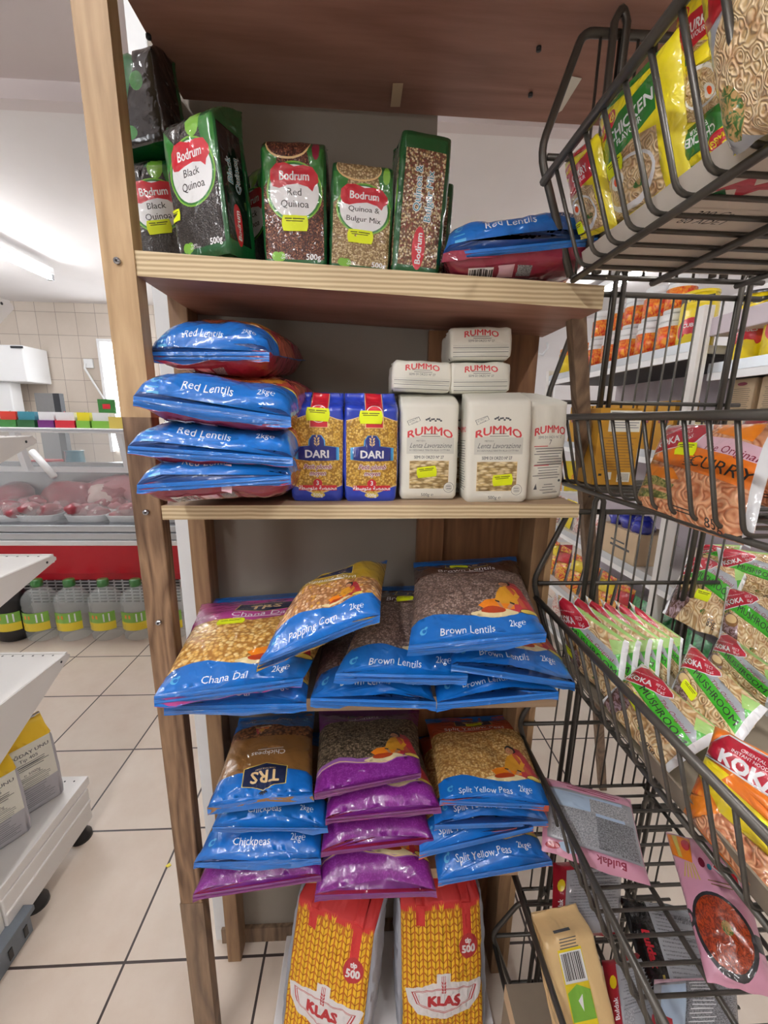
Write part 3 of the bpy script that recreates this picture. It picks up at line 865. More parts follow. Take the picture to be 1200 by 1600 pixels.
# the chickpea bag has a taller blue head under its crest
_W, _H = 0.205, 0.290
D_CHICK.rect(0, _H - .070, _W, _H, 'blue')
_cx, _cy = .1, .230
_hx = [(-.046, -.018), (0, -.028), (.046, -.018), (.044, .020), (.022, .022), (0, .030), (-.022, .022), (-.044, .020)]
D_CHICK.band(0, _W, lambda x: .112, lambda x: _H - .070, 'chick_brown')
D_CHICK.poly([(_cx + x * 1.04, _cy + y * 1.05) for x, y in _hx], 'bowl').poly([(_cx + x, _cy + y) for x, y in _hx], 'navy')
D_CHICK.text('TRS', _cx, _cy + .004, .024, 'tan_line', bold=.03, sx=1.1).text('COOK YOUR STORY', _cx, _cy - .0125, .0034, 'tan_line', bold=.01, res=1)
for _i in range(5):
    _a = (_i - 2) * .5
    D_CHICK.ell(_cx + .006 * math.sin(_a), _cy + .032 + .004 * math.cos(_a), .0016, .0045, 'ink', 8, rot=-_a)
D_CHICK.text('Chickpeas', _cx, .172, .0140, 'white').lines(.065, .158, .135, 1, .004, .0016, 'white')

def bodrum(kind, window, W, D, H, sidecol, side_text, sidewin=None):
    d = Design(-D, 0, W + D, H, 'dark_green', 0.006)
    # front
    d.rect(0.002, .012, W - .002, H * .80, window)
    for sx_ in (1, -1):
        c = W / 2
        d.poly([(c - sx_ * W * .5, H * .80), (c - sx_ * W * .5, H * .55), (c - sx_ * W * .30, H * .62), (c - sx_ * W * .22, H * .80)], 'green')
    if kind == 'Black Quinoa':
        d.poly([(W * .0, H * .82), (W * .3, H * .68), (W * .5, H * .86), (W * .2, H * .9)], window)
        d.ell(W * .62, H * .80, .011, .015, 'lime', 14)
    else:
        d.ell(W * .42, H * .84, W * .36, H * .105, 'tan_line', 24); d.ell(W * .42, H * .845, W * .345, H * .095, window if kind != 'Red Quinoa' else 'red_quinoa', 24)
        d.ell(W * .86, H * .80, .005, .012, 'maroon' if kind == 'Red Quinoa' else 'lime', 10)
    cx, cy = W * .52, H * .52
    d.ell(cx, cy, W * .44, H * .205, 'lime', 32); d.ell(cx, cy, W * .415, H * .195, 'green', 32)
    d.ell(cx, cy, W * .385, H * .182, 'white', 32)
    by = cy + H * .105
    logo = [(-.40, -.02), (-.39, .035), (-.30, .07), (-.15, .075), (0, .055), (.15, .065), (.30, .055), (.39, .01), (.40, -.03), (.33, -.055), (.30, -.085), (.22, -.06), (.05, -.045), (-.12, -.055), (-.25, -.07), (-.36, -.06)]
    d.poly([(cx + a * W * .95, by + b * H * 1.15) for a, b in logo], 'red')
    d.text('Bodrum', cx, by + .0005, H * .062, 'white', bold=.02, sx=.80 * W / .085)
    l1, l2 = {'Black Quinoa': ('Black', 'Quinoa'), 'Red Quinoa': ('Red', 'Quinoa'), 'Mix': ('Quinoa &', 'Bulgur Mix')}[kind]
    sz = H * (.050 if kind != 'Mix' else .043)
    d.text(l1, cx, cy - H * .000, sz, 'ink', bold=.012); d.text(l2, cx, cy - H * .078, sz, 'ink', bold=.012)
    d.ell(W * .20, H * .085, .006, .006, 'lime', 10); d.ell(W * .28, H * .085, .006, .006, 'lime', 10); d.poly([(W * .13, H * .078), (W * .35, H * .078), (W * .24, H * .04)], 'lime')
    d.text('Vegan', W * .36, H * .096, .0034, 'white', res=1); d.text('GMO Free', W * .38, H * .076, .0030, 'white', res=1)
    d.text('500g', W * .80, H * .088, .0075, 'white', bold=.025)
    # right side
    d.rect(W + .006, .016, W + D - .004, H * .78, sidewin or sidecol)
    a, b = side_text
    if b:
        d.text(a, W + D * .36, H * .52, .0095, 'white', bold=.06, rot=PI / 2); d.text(b, W + D * .64, H * .52, .0095, 'white', bold=.06, rot=PI / 2)
        d.text(a, W + D * .36, H * .52, .0095, 'teal', bold=.0, rot=PI / 2); d.text(b, W + D * .64, H * .52, .0095, 'teal', bold=.0, rot=PI / 2)
    d.ell(W + D * .5, H * .20, .0085, .024, 'red', 20)
    d.text('Bodrum', W + D * .5, H * .20, .0075, 'white', bold=.03, rot=PI / 2)
    return d
def dari():
    W, D, H = .082, .05, .165
    d = Design(-D, 0, W + D, H, 'dari_blue', 0.006)
    lo = wavef([(0, .026), (W / 2, .014), (W, .026)])
    hi = wavef([(0, .122), (W / 2, .132), (W, .122)])
    d.band(.0, W, lambda x: lo(x) - .0015, lambda x: hi(x) + .0015, 'tan_line'); d.band(0, W, lo, hi, 'couscous')
    d.rect(W * .37, .112, W * .71, H, 'tan_line'); d.rect(W * .385, .113, W * .695, H, 'red')
    d.ell(W * .54, .132, .013, .013, 'white', 20); d.ell(W * .54, .132, .012, .012, 'red', 20)
    # crest
    cx = W * .5
    def crest(k, m):
        d.poly([(cx - .030 * k, .066 - .001 * k), (cx - .014, .063), (cx + .014, .063), (cx + .030 * k, .064), (cx + .030 * k, .083 * (1 + .02 * (k - 1))), (cx + .0115 * k, .0855), (cx + .011 * k, .094), (cx + .006 * k, .101 + .002 * (k - 1)), (cx - .006 * k, .101 + .002 * (k - 1)), (cx - .011 * k, .094), (cx - .0115 * k, .0855), (cx - .030 * k, .083)], m)
    crest(1.10, 'cyan'); crest(1.03, 'dari_sky'); crest(.95, 'dari_navy')
    d.text('DARI', cx, .0735, .0115, 'white', bold=.035, sx=1.02)
    for i in range(3):
        for sg in (-1, 1): d.ell(cx + sg * .0025, .088 + i * .004, .0013, .0024, 'tan_line', 8, rot=-sg * .6)
    d.ell(cx, .0995, .0012, .0022, 'tan_line', 8); d.rect(cx - .0004, .0845, cx + .0004, .09, 'tan_line')
    for bold, m in ((.15, 'white'), (.04, 'maroon')):
        d.text('Petit plomb', cx, .0545, .0070, m, bold=bold * .6, shear=.35, sx=.92); d.text('moyen', cx, .0445, .0070, m, bold=bold * .6, shear=.35, sx=.92)
    d.ell(cx, .0285, .0070, .0070, 'red', 16); d.rect(cx - .029, .0175, cx + .029, .0255, 'red')
    d.text('3', cx, .0295, .0070, 'white', bold=.03)
    d.text('\uFE94\uFEC4\uFEB3\uFEEE\uFE98\uFEE3 \uFE94\uFEBC\uFEE4\uFEA4\uFEE3', cx, .0218, .0062, 'white', bold=.03, sx=1.0)
    d.ell(cx, .0105, .011, .0045, 'bowl', 14); d.text('500g', cx, .0105, .0055, 'white', bold=.02)
    return d
def rummo(W, D, H, side=False):
    d = Design(-D, 0, W + D, H, 'paper', 0.006)
    c = W * .5
    d.text('RUMMO', c, H * .655, .0125, 'paper_red', bold=.03, sx=1.12, arc=7)
    d.lines(c - .014, H * .62, c + .016, 2, .0034, .0009, 'paper_ink', seed=2)
    d.poly([(c - .036, H * .735), (c - .018, H * .775), (c - .015, H * .735 + .001), (c - .033, H * .695)], 'paper_ink')
    d.poly([(c - .035, H * .734), (c - .0185, H * .770), (c - .0158, H * .735 + .001), (c - .0325, H * .698)], 'paper')
    d.text('QUALITY', c - .0262, H * .742, .0026, 'paper_ink', rot=.4, res=1); d.text('COOK', c - .0245, H * .722, .0026, 'paper_ink', rot=.4, res=1)
    for i in range(9): d.ell(c - .006 + i * .0028, H * .748 + .0016 * math.sin(i * 2.2), .0019, .0015, 'paper_ink', 8)
    d.rect(c - .002, H * .75, c - .0005, H * .772, 'paper_ink')
    d.rect(c - .036, H * .435, c + .038, H * .585, 'paper_shade')
    d.text('Lenta Lavorazione', c + .001, H * .515, .0080, 'paper_ink', shear=.45, sx=.80, bold=.0)
    d.text('METODO', c - .014, H * .555, .0024, 'paper_ink', res=1)
    d.text('ECCEZIONALE TENUTA ALLA COTTURA', c, H * .470, .0026, 'paper_ink', res=1, sx=.95)
    d.text('SEMI DI ORZO N\u00ba 27', c - .001, H * .405, .0046, 'paper_ink', bold=.02, sx=.8)
    d.rect(c - .031, H * .105, c + .031, H * .37, 'tan_line'); d.rect(c - .0305, H * .107, c + .0305, H * .368, 'orzo')
    d.ell(c + .032, H * .115, .0085, .0085, 'paper_ink', 20); d.ell(c + .032, H * .115, .0079, .0079, 'paper', 20)
    d.ell(c + .032, H * .115, .0060, .0060, 'paper_shade', 16); d.lines(c + .0275, H * .13, c + .0365, 2, .004, .0008, 'paper_ink')
    d.text('500g \u212e', c - .002, H * .045, .0052, 'paper_ink', bold=.01)
    # right side print
    s0 = W + D * .12; s1 = W + D * .9
    d.text('RUMMO', (s0 + s1) / 2, H * .66, .0085, 'paper_red', bold=.03, arc=6)
    d.text('SEMI DI ORZO N\u00ba 27', (s0 + s1) / 2, H * .60, .0032, 'paper_ink', sx=.9, res=1); d.text('7', (s0 + s1) / 2, H * .56, .0065, 'paper_ink')
    d.rect(s0, H * .505, s0 + D * .4, H * .510, 'paper_red')
    d.lines(s0, H * .485, s1, 7, .0042, .0011, 'paper_ink', .25, 4); d.rect(s0, H * .335, s0 + D * .45, H * .342, 'paper_red')
    d.lines(s0, H * .32, s1, 6, .0042, .0010, 'paper_ink', .25, 5); d.lines(s0, H * .11, s1, 3, .0042, .0010, 'paper_ink', .25, 6)
    # left side print
    d.text('RUMMO', -D * .5, H * .66, .0085, 'paper_red', bold=.03); d.lines(-D * .9, H * .56, -D * .12, 20, .0040, .0009, 'paper_ink', .25, 9)
    return d
def rummo_end(W, Hh):
    """end of a pack lying down: lettering above, pleated foot below"""
    d = Design(-.02, 0, W + .02, Hh, 'paper', 0.005)
    d.text('RUMMO', W / 2, Hh * .80, .0095, 'paper_red', bold=.03, sx=1.12, arc=5)
    d.lines(W * .32, Hh * .68, W * .68, 2, .003, .0008, 'paper_ink')
    d.text('SEMI DI ORZO N\u00ba 27', W / 2, Hh * .54, .0036, 'paper_ink', bold=.01, sx=.9)
    for i in range(6): d.rect(.003, Hh * (.08 + .065 * i), W - .003, Hh * (.08 + .065 * i) + .0008, 'paper_ink' if i % 2 == 0 else 'paper_shade')
    return d
def koka(flavour, W=.125, H=.125, band='koka_green', noodle='koka_noodles', food='mushrooms', stroke='koka_light'):
    """square noodle packet; x runs along the packet between its two seals, the logo lozenge is tilted"""
    L_ = H + .02
    d = Design(0, 0, L_, W, noodle, 0.006)
    mush = flavour == 'MUSHROOM'
    if mush:
        d.poly([(0, 0), (L_ * .22, 0), (L_ * .36, W * .2), (L_ * .30, W * .46), (0, W * .62)], food)
        d.ell(L_ * .20, W * .42, L_ * .12, W * .10, 'chick_brown', 16).ell(L_ * .19, W * .44, L_ * .10, W * .07, 'tan_line', 16)
        d.poly([(0, W * .42), (L_ * .16, W * .56), (L_ * .10, W * .64), (0, W * .62)], 'vegetables').ell(L_ * .62, W * .16, L_ * .05, W * .03, 'vegetables', 10)
    else:
        d.poly([(0, W * .50), (L_ * .35, W * .46), (L_ * .45, W * .36), (L_ * .2, W * .34), (0, W * .38)], 'orange')
        for k_ in (0, 1): d.poly([(0, W * (.34 - .14 * k_)), (L_ * .2, W * (.36 - .14 * k_)), (L_ * .42, W * (.30 - .10 * k_)), (L_ * .40, W * (.25 - .10 * k_)), (L_ * .2, W * (.27 - .14 * k_)), (0, W * (.22 - .12 * k_))], 'leafy')
    yl0, yl1, yr0, yr1 = (.62, .84, .36, .56) if mush else (.54, .78, .40, .62)
    d.poly([(0, W * yl0), (L_, W * yr0), (L_, W * yr1), (0, W * yl1)], band)
    d.poly([(0, W * yl1), (L_, W * yr1), (L_, W * (yr1 + .16)), (0, W * (yl1 + .10))], 'silver' if mush else 'pale_pink')
    d.poly([(L_ * .55, W), (L_ * .60, W * .84), (L_, W * .76), (L_, W)], noodle)
    if mush: d.poly([(L_ * .86, W * .80), (L_, W * .55), (L_, W * .84)], 'koka_green').poly([(L_ * .80, W * .88), (L_ * .88, W * .72), (L_, W * .84), (L_, W)], 'koka_light').rect(L_ * .30, W * .965, L_, W, 'koka_light')
    else: d.poly([(L_ * .60, W), (L_ * .62, W * .86), (L_ * .9, W * .80), (L_ * .92, W)], 'orange')
    rt_ = .42 if mush else .34
    cx, cy = L_ * .235, W * .80
    def Q(x, y): return (cx + x * math.cos(rt_) - y * math.sin(rt_), cy + x * math.sin(rt_) + y * math.cos(rt_))
    lz = [(-.040, -.017), (.030, -.016), (.045, -.010), (.043, -.003), (.008, .026), (-.006, .030), (-.016, .022)]
    if not mush: lz = [(-.045, -.015), (.036, -.020), (.056, -.006), (.052, .006), (.010, .020), (-.020, .026), (-.030, .012)]
    d.poly([Q(x * 1.04, y * 1.08) for x, y in lz], 'white'); d.poly([Q(x, y) for x, y in lz], 'koka_red')
    def tx(t, x, y, h, m, **k):
        q = Q(x, y); d.text(t, q[0], q[1], h, m, rot=rt_, **k)
    tx('KOKA', -.010, -.005, .0115, 'white', bold=.03, sx=.95)
    tx('\u53ef\u53e3', .0235, -.001 if mush else .002, .0055, 'white', bold=.01)
    tx('\uFE8E\uFEDB\uFEEE\uFEDB', .0265, -.010 if mush else -.008, .0060, 'white', bold=.01)
    tx('ORIENTAL INSTANT NOODLES', -.004, .0085, .0022, 'white', res=1)
    rot = -math.atan2(W * (yl0 - yr0), L_)
    fx, fy = L_ * .60, W * (yl0 + (yr0 - yl0) * .60 + .105)
    if mush:
        d.text('MUSHROOM', fx, fy, W * .105, 'ink', bold=.01, rot=rot, sx=.95)
        d.lines(L_ * .03, W * .76, L_ * .20, 4, .0035, .0012, 'dark_green')
        d.text('The Original', L_ * .68, W * (.44 + .24), W * .065, 'maroon', shear=.3, rot=rot, bold=.005)
        d.text('Flavour', L_ * .84, W * .36, W * .040, 'dark_green', rot=rot)
        d.text('85g', L_ * .78, W * .08, W * .075, 'ink', bold=.01)
    else:
        d.text(flavour, L_ * .72, W * .545, W * .115, 'ink', shear=.25, sx=1.15, rot=rot)
        d.text('The Original', L_ * .76, W * .70, W * .07, 'maroon', shear=.3, rot=rot, bold=.01)
        d.lines(L_ * .42, W * .62, L_ * .54, 5, .0035, .001, 'ink')
        d.text('85g', L_ * .78, W * .07, W * .075, 'ink', bold=.01); d.lines(L_ * .4, W * .12, L_ * .62, 2, .004, .0014, 'ink')
    d.rect(0, 0, .007, W, 'white'); d.rect(L_ - .007, 0, L_, W, 'white')
    return d
D_KOKA = koka('MUSHROOM'); D_CURRY = koka('CURRY', .14, .15, 'koka_orange', 'curry_noodles', 'photo_food')
def koka_big():
    W, H = .15, .19
    d = Design(0, 0, W, H, 'koka_orange', .007)
    d.poly([(0, 0), (W, 0), (W, H * .55), (W * .5, H * .62), (0, H * .66)], 'yellow')
    d.poly([(0, 0), (W * .9, 0), (W * .3, H * .35), (0, H * .45)], 'orange')
    d.poly([(W * .1, 0), (W, 0), (W, H * .3), (W * .4, H * .3)], 'curry_noodles')
    d.poly([(0, H * .22), (W * .2, H * .30), (W * .1, H * .4), (0, H * .42)], 'flame')
    d.poly([(W * .3, H * .55), (W, H * .5), (W, H * .82), (W * .4, H * .7)], 'koka_orange')
    d.poly([(0, H * .66), (W, H * .68), (W, H * .96), (W * .2, H * .98), (0, H * .80)], 'white'); d.poly([(0, H * .675), (W, H * .695), (W, H * .95), (W * .2, H * .965), (0, H * .79)], 'koka_red')
    d.text('KOKA', W * .5, H * .755, .024, 'white', bold=.05); d.text('ORIENTAL', W * .5, H * .90, .006, 'white', bold=.01); d.text('INSTANT NOODLES', W * .52, H * .855, .006, 'white', bold=.01, sx=.9)
    return d
def maggi(flavour, band, base='maggi_yellow'):
    W, H = .125, .15
    d = Design(0, 0, W, H, base, .006)
    d.poly([(0, H * .05), (W * .80, H * .05), (W * .80, H * .5), (W * .4, H * .58), (0, H * .45)], 'maggi_noodles')
    d.ell(W * .40, H * .26, W * .36, H * .20, 'white', 24); d.ell(W * .40, H * .27, W * .32, H * .165, 'maggi_noodles', 24)
    d.ell(W * .25, H * .33, W * .10, H * .07, 'egg', 16); d.ell(W * .25, H * .33, W * .05, H * .04, 'bright_orange', 12)
    d.ell(W * .55, H * .20, W * .1, H * .03, 'vegetables', 12)
    d.poly([(0, H * .46), (W * .82, H * .60), (W * .82, H * .86), (W * .40, H * .80), (0, H * .66)], band)
    d.poly([(0, H * .93), (W * .8, H * .90), (W * .82, H), (0, H)], band)
    d.text(flavour, W * .50, H * .700, .0125, 'white', bold=.03, shear=.15, rot=.10); d.text('FLAVOUR', W * .48, H * .62, .007, 'white', bold=.02, rot=.10)
    d.ell(W * .20, H * .80, W * .17, H * .070, 'red', 20, rot=.35); d.text('MAGGI', W * .20, H * .80, .008, 'maggi_yellow', bold=.04, rot=.35)
    return d
def buldak(kind):
    W, H = .14, .14
    d = Design(0, 0, W, H, {'pink': 'buldak_pink', 'red': 'dark_red', 'black': 'black', 'white': 'silver'}[kind], .007)
    if kind == 'pink':
        d.rect(.006, H * .17, W - .004, H * .86, 'silver'); d.rect(.010, H * .55, W - .02, H * .84, 'sky')
        d.rect(.012, H * .19, W * .55, H * .62, 'microprint'); d.rect(W * .55, H * .19, W - .008, H * .58, 'microprint_dark')
        d.rect(W * .5, H * .62, W - .012, H * .80, 'microprint')
        d.lines(.02, H * .95, W * .9, 3, .004, .0014, 'maroon', .3)
        d.text('Buldak', W * .66, H * .085, .0105, 'maroon', bold=.02, rot=PI); d.ell(W * .25, H * .1, .014, .008, 'sky', 12)
        d.ell(W * .1, H * .08, .010, .006, 'dark_red', 12)
    elif kind == 'red':
        d.rect(W * .16, .006, W, H * .86, 'silver'); d.lines(W * .2, H * .8, W * .95, 16, .0052, .0016, 'microprint_dark', .1)
        d.rect(W * .2, H * .08, W * .36, H * .3, 'microprint'); d.text('Buldak', W * .085, H * .35, .009, 'white', shear=.2, rot=PI / 2, bold=.02)
        d.ell(W * .09, H * .66, .007, .012, 'yellow', 10)
    elif kind == 'black':
        d.rect(W * .30, .004, W, H, 'silver'); d.lines(W * .33, H * .97, W * .98, 22, .0058, .0022, 'microprint_dark', .05)
        d.text('Buldak', W * .17, H * .45, .0135, 'red', bold=.05, rot=-PI / 2, shear=.2); d.rect(W * .22, H * .02, W * .25, H * .2, 'bowl')
    else:
        d.rect(.01, H * .1, W * .35, H * .9, 'sky'); d.rect(W * .36, H * .05, W * .98, H * .95, 'microprint_dark'); d.lines(W * .38, H * .9, W * .7, 14, .006, .0014, 'white')
        d.poly([(0, 0), (W * .3, 0), (W * .2, H * .5), (0, H * .6)], 'saree_red'); d.rect(0, H * .94, W, H, 'pale_pink')
    return d
def hotpot():
    """pink noodle packet with a pan picture"""
    W, H = .15, .20
    d = Design(0, 0, W, H, 'buldak_pink', .007)
    d.ell(W * .52, H * .30, W * .44, H * .27, 'ink', 36); d.ell(W * .52, H * .31, W * .39, H * .235, 'hotpot', 36)
    d.ell(W * .03, H * .36, .013, .012, 'ink', 14); d.ell(W * .03, H * .36, .007, .006, 'buldak_pink', 12); d.ell(W * .98, H * .30, .013, .012, 'ink', 14)
    d.ell(W * .60, H * .34, .012, .010, 'vegetables', 12)
    d.poly([(W * .02, H * .98), (W * .02, H * .80), (W * .34, H * .76), (W * .38, H * .96)], 'orange'); d.poly([(W * .10, H * .97), (W * .14, H * .79), (W * .20, H * .785), (W * .18, H * .97)], 'bowl')
    d.ell(W * .30, H * .90, .010, .010, 'red', 14)
    for i in range(5): d.poly([(W * (.22 + .03 * i), H * .76), (W * (.235 + .03 * i), H * .76), (W * (.16 + .06 * i), H * .64), (W * (.14 + .06 * i), H * .64)], 'bowl')
    d.ell(W * .48, H * .78, .007, .008, 'maroon', 12); d.ell(W * .58, H * .76, .005, .005, 'teal', 12)
    d.poly([(W * .62, H * .76), (W * .86, H * .66), (W * .95, H * .68), (W * .95, H * .78), (W * .7, H * .83)], 'white'); d.poly([(W * .64, H * .765), (W * .86, H * .675), (W * .93, H * .69), (W * .93, H * .77), (W * .7, H * .82)], 'red')
    d.lines(W * .50, H * .66, W * .85, 2, .005, .0016, 'chick_brown')
    return d
def yellow_pack():
    W, D, H = .075, .05, .16
    d = Design(-D, 0, W + D, H, 'tan_line', .007)
    d.rect(W * .24, .004, W * .80, H * .82, 'yellow'); d.rect(W * .26, H * .58, W * .78, H * .80, 'white')
    x = W * .29
    rr = random.Random(3)
    while x < W * .74:
        b = rr.choice((.0008, .0012, .002)); d.rect(x, H * .60, x + b, H * .79, 'ink'); x += b + rr.choice((.0008, .0012))
    d.poly([(W * .26, H * .32), (W * .78, H * .32), (W * .78, H * .52), (W * .5, H * .57), (W * .26, H * .52)], 'lime'); d.poly([(W * .26, H * .05), (W * .78, H * .05), (W * .78, H * .27), (W * .5, H * .30), (W * .26, H * .27)], 'lime')
    d.poly([(W * .46, H * .46), (W * .58, H * .50), (W * .54, H * .38)], 'white'); d.poly([(W * .42, H * .22), (W * .60, H * .23), (W * .5, H * .08)], 'cream')
    d.lines(W * .3, H * .92, W * .75, 5, .0036, .0012, 'paper_ink', .1)
    return d
def klas():
    W, D, H = .185, .07, .30
    d = Design(-D, 0, W + D, H, 'sack_orange', .009)
    d.rect(-D, 0, 0, H, 'sack_grey'); d.rect(W, 0, W + D, H, 'sack_grey')
    d.rect(0, H * .885, W, H, 'sack_red')
    n = 11
    for i in range(n):
        cx = W * (i + .5) / n; hw = W / n * .42
        k = 0; y = .010
        top = H * (.855 + .02 * ((i * 7) % 3))
        while y < top:
            k2 = hw * min(1, (top + .01 - y) / .03)
            for sg in (-1, 1):
                d.poly([(cx + sg * .0007, y), (cx + sg * k2, y + .006), (cx + sg * k2 * .95, y + .0150), (cx + sg * .0007, y + .0100)], 'sack_yellow')
            y += .0125
        d.rect(cx - .0004, .01, cx + .0004, top, 'sack_dark')
        for q in (-.5, 0, .5): d.poly([(cx + q * hw * 1.2 - .0005, top), (cx + q * hw * 1.2 + .0005, top), (cx + q * hw * 1.8, top + .012)], 'sack_yellow')
    for a in (.20, .74):
        d.rect(W * a, H * .74 - (.02 if a > .5 else -.015), W * a + .019, H, 'sack_red')
    d.ell(W * .80, H * .650, .0205, .0235, 'sack_badge', 24); d.text('tip', W * .80, H * .685, .0095, 'sack_white', bold=.05); d.text('500', W * .80, H * .632, .0140, 'sack_white', bold=.05)
    # badge
    b = [(.07, .40), (.22, .415), (.38, .44), (.42, .44), (.42, .50), (.58, .50), (.58, .44), (.62, .44), (.78, .42), (.93, .42), (.97, .40), (.90, .30), (.80, .24), (.5, .2), (.2, .24), (.10, .31)]
    d.poly([(W * x, H * y) for x, y in b], 'sack_white')
    for k_, m_ in ((.90, 'sack_badge'), (.86, 'sack_white'), (.82, 'sack_badge'), (.79, 'sack_white')):
        q = [(.12, .385), (.3, .40), (.5, .41), (.7, .40), (.9, .385), (.84, .30), (.5, .235), (.18, .30)]
        d.poly([(W * (.5 + (x - .5) * k_ * 1.08), H * (.33 + (y - .33) * k_ * 1.08)) for x, y in q], m_)
    d.text('KLAS', W * .50, H * .325, .020, 'sack_badge', bold=.07, sx=1.1)
    for q in (-.0035, 0, .0035): d.rect(W * .5 + q - .0006, H * .37, W * .5 + q + .0006, H * .485, 'sack_badge')
    for i in range(4):
        for sg in (-1, 1): d.ell(W * .5 + sg * .003, H * .38 + i * .006, .0014, .003, 'sack_badge', 8, rot=-sg * .5)
    return d
def flour():
    W, D, H = .11, .075, .235
    d = Design(-D, 0, W + D, H, 'flour_grey', .008)
    d.rect(-D, H * .86, W + D, H, 'flour_yellow'); d.rect(-D, 0, 0, H, 'flour_yellow'); d.rect(0, H * .34, W, H * .86, 'paper')
    d.rect(0, 0, W, H * .34, 'flour_grey')
    d.text('BU\u011eDAY UNU', W * .5, H * .765, .0095, 'paper_ink', bold=.02, sx=1.15); d.text('Tip 405', W * .5, H * .70, .009, 'paper_ink', bold=.01, sx=1.1)
    d.lines(W * .12, H * .65, W * .9, 4, .0055, .0018, 'paper_ink', .2, 3); d.text('\u212e 5000g', W * .5, H * .515, .008, 'paper_ink'); d.lines(W * .12, H * .48, W * .9, 7, .0055, .0015, 'paper_ink', .25, 8)
    d.lines(W * .1, H * .30, W * .9, 9, .0062, .0012, 'paper_ink', .3, 5)
    return d

# ================================================================== THE SETTING
def struct(name, mb, bevel=0):
    o = mb.build(name, bevel=bevel); o['kind'] = 'structure'; return o
struct('floor', MB().add([(-6, -3, 0), (6, -3, 0), (6, 7, 0), (-6, 7, 0)], [(0, 1, 2, 3)], 'floor_tiles')).location = (0, 0, 0)
bpy.data.objects['floor'].data.transform(Matrix.Translation((0, 2, 0)))
struct('ceiling', MB().box(-5, 1.86, 2.42, 5, 4.9, 2.5, 'white_paint'))
struct('ceiling', MB().box(-5, -1.6, 2.46, 5, 1.86, 2.54, 'ceiling_paint'))
struct('trim_1', MB().box(-5, 1.80, 2.40, 5, 1.86, 2.46, 'ceiling_paint'))
o = struct('wall_back', MB().box(-5, 4.64, 0, -.4, 4.8, 2.42, 'wall_tiles')); 
o.data.transform(Matrix.Translation(Vector(o.location))); o.location = (0, 0, 0)
struct('wall_back', MB().box(-.4, 4.64, 0, 5, 4.8, 2.42, 'white_paint'))
struct('wall_left', MB().box(-5.1, -1.6, 0, -5, 4.8, 2.46, 'white_paint'))
struct('wall_right', MB().box(3.2, -1.6, 0, 3.3, 4.8, 2.46, 'white_paint'))
struct('wall_front', MB().box(-5, -1.7, 0, 3.2, -1.6, 2.46, 'shop_wall'))
struct('glint_panel', MB().box(-2.6, -1.6, .9, -1.9, -1.57, 2.1, 'panel_glow'))  # glowing panel added behind the camera for glints on the film
# partition behind the shelves with a chipped white end strip
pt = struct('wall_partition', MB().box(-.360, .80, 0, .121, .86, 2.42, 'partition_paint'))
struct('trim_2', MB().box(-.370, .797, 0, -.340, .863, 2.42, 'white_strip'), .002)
# bright doorway to the yard in the far wall
struct("window_1", MB().box(-2.71, 4.61, .95, -2.30, 4.64, 2.05, 'panel_glow'))
struct('trim_3', MB().box(-2.74, 4.60, .93, -2.71, 4.64, 2.08, "white_plastic").box(-2.71, 4.60, 2.05, -2.28, 4.64, 2.08, 'white_plastic'))
# rough skirting at the foot of the partition
struct('baseboard_back', MB().box(-.352, .790, 0, .121, .80, .045, 'old_wood'))

# ================================================================== THE WOODEN SHELVING
sh = empty('wooden_shelving', (0, .68, 0))
tag(sh, 'home-made timber shelving with plywood boards stacked with bags of pulses', 'shelving')
def board(name, zl, zr, th, x0, x1, y0, y1, edge='ply_edge', face='plywood_face', topm='shelf_top'):
    b = MB(); y_ = y0
    b.hexa([(x0, y0 + .0015, zl - th), (x1, y0 + .0015, zr - th), (x1, y1, zr - th), (x0, y1, zl - th),
            (x0, y0 + .0015, zl), (x1, y0 + .0015, zr), (x1, y1, zr), (x0, y1, zl)], face)
    b.m[1] = b.mi(topm)
    o = b.build(name, sh)
    e = MB().hexa([(x0, y0, zl - th), (x1, y0, zr - th), (x1, y0 + .0016, zr - th), (x0, y0 + .0016, zl - th),
                   (x0, y0, zl), (x1, y0, zr), (x1, y0 + .0016, zr), (x0, y0 + .0016, zl)], edge)
    sub_of(sh, o, e, 'plywood_edge')
    return o
board('shelf_board', 1.5095, 1.4865, .030, -.296, .331, .60, .795)
board('shelf_board', 1.174, 1.1795, .021, -.296, .333, .60, .795)
board('shelf_board', .848, .846, .024, -.30, .335, .60, .795, 'shelf_top')  # duller front edge: the shade it lies in is put into the colour
board('shelf_board', .478, .476, .024, -.30, .30, .60, .795, 'shelf_top')  # edge darkened the same way, shade painted in
board('top_board', 1.812, 1.806, .018, -.288, .47, .30, .79)
# posts
def post(name, x0, y0, x1, y1, z0, z1, mat, bev=.002):
    return MB().box(x0, y0, z0, x1, y1, z1, mat).build(name, sh, bevel=bev)
fp = post('front_post', -.336, .598, -.2955, .622, 0, 2.02, 'pine_dark')
pp = MB().box(-.3362, .5978, 1.30, -.2953, .6222, 2.02, 'pine'); sub_of(sh, fp, pp, 'pale_post_length')
wrap = MB().box(-.3366, .5974, 0, -.2949, .6226, .42, 'old_wood'); sub_of(sh, fp, wrap, 'weathered_foot')
for z in (1.495, 1.165, .99):
    c = AY(0, 0, .6); 
    sub_of(sh, fp, MB().tube([(-.316, .5975, z), (-.316, .594, z)], .0042, 'steel', 10).tube([(-.316, .594, z), (-.316, .593, z)], .0016, 'black_plastic', 8), 'screw')
post('rear_post', -.326, .752, -.294, .797, 0, 1.80, 'pine_side')
post('rear_post', .108, .775, .160, .799, 0, 1.15, 'plank_wood', .001)
post('back_plank', .118, .785, .322, .810, 0, 1.462, 'plank_wood', .001)
rp = post('side_post', .312, .705, .350, .775, 0, 1.155, 'pine_side')
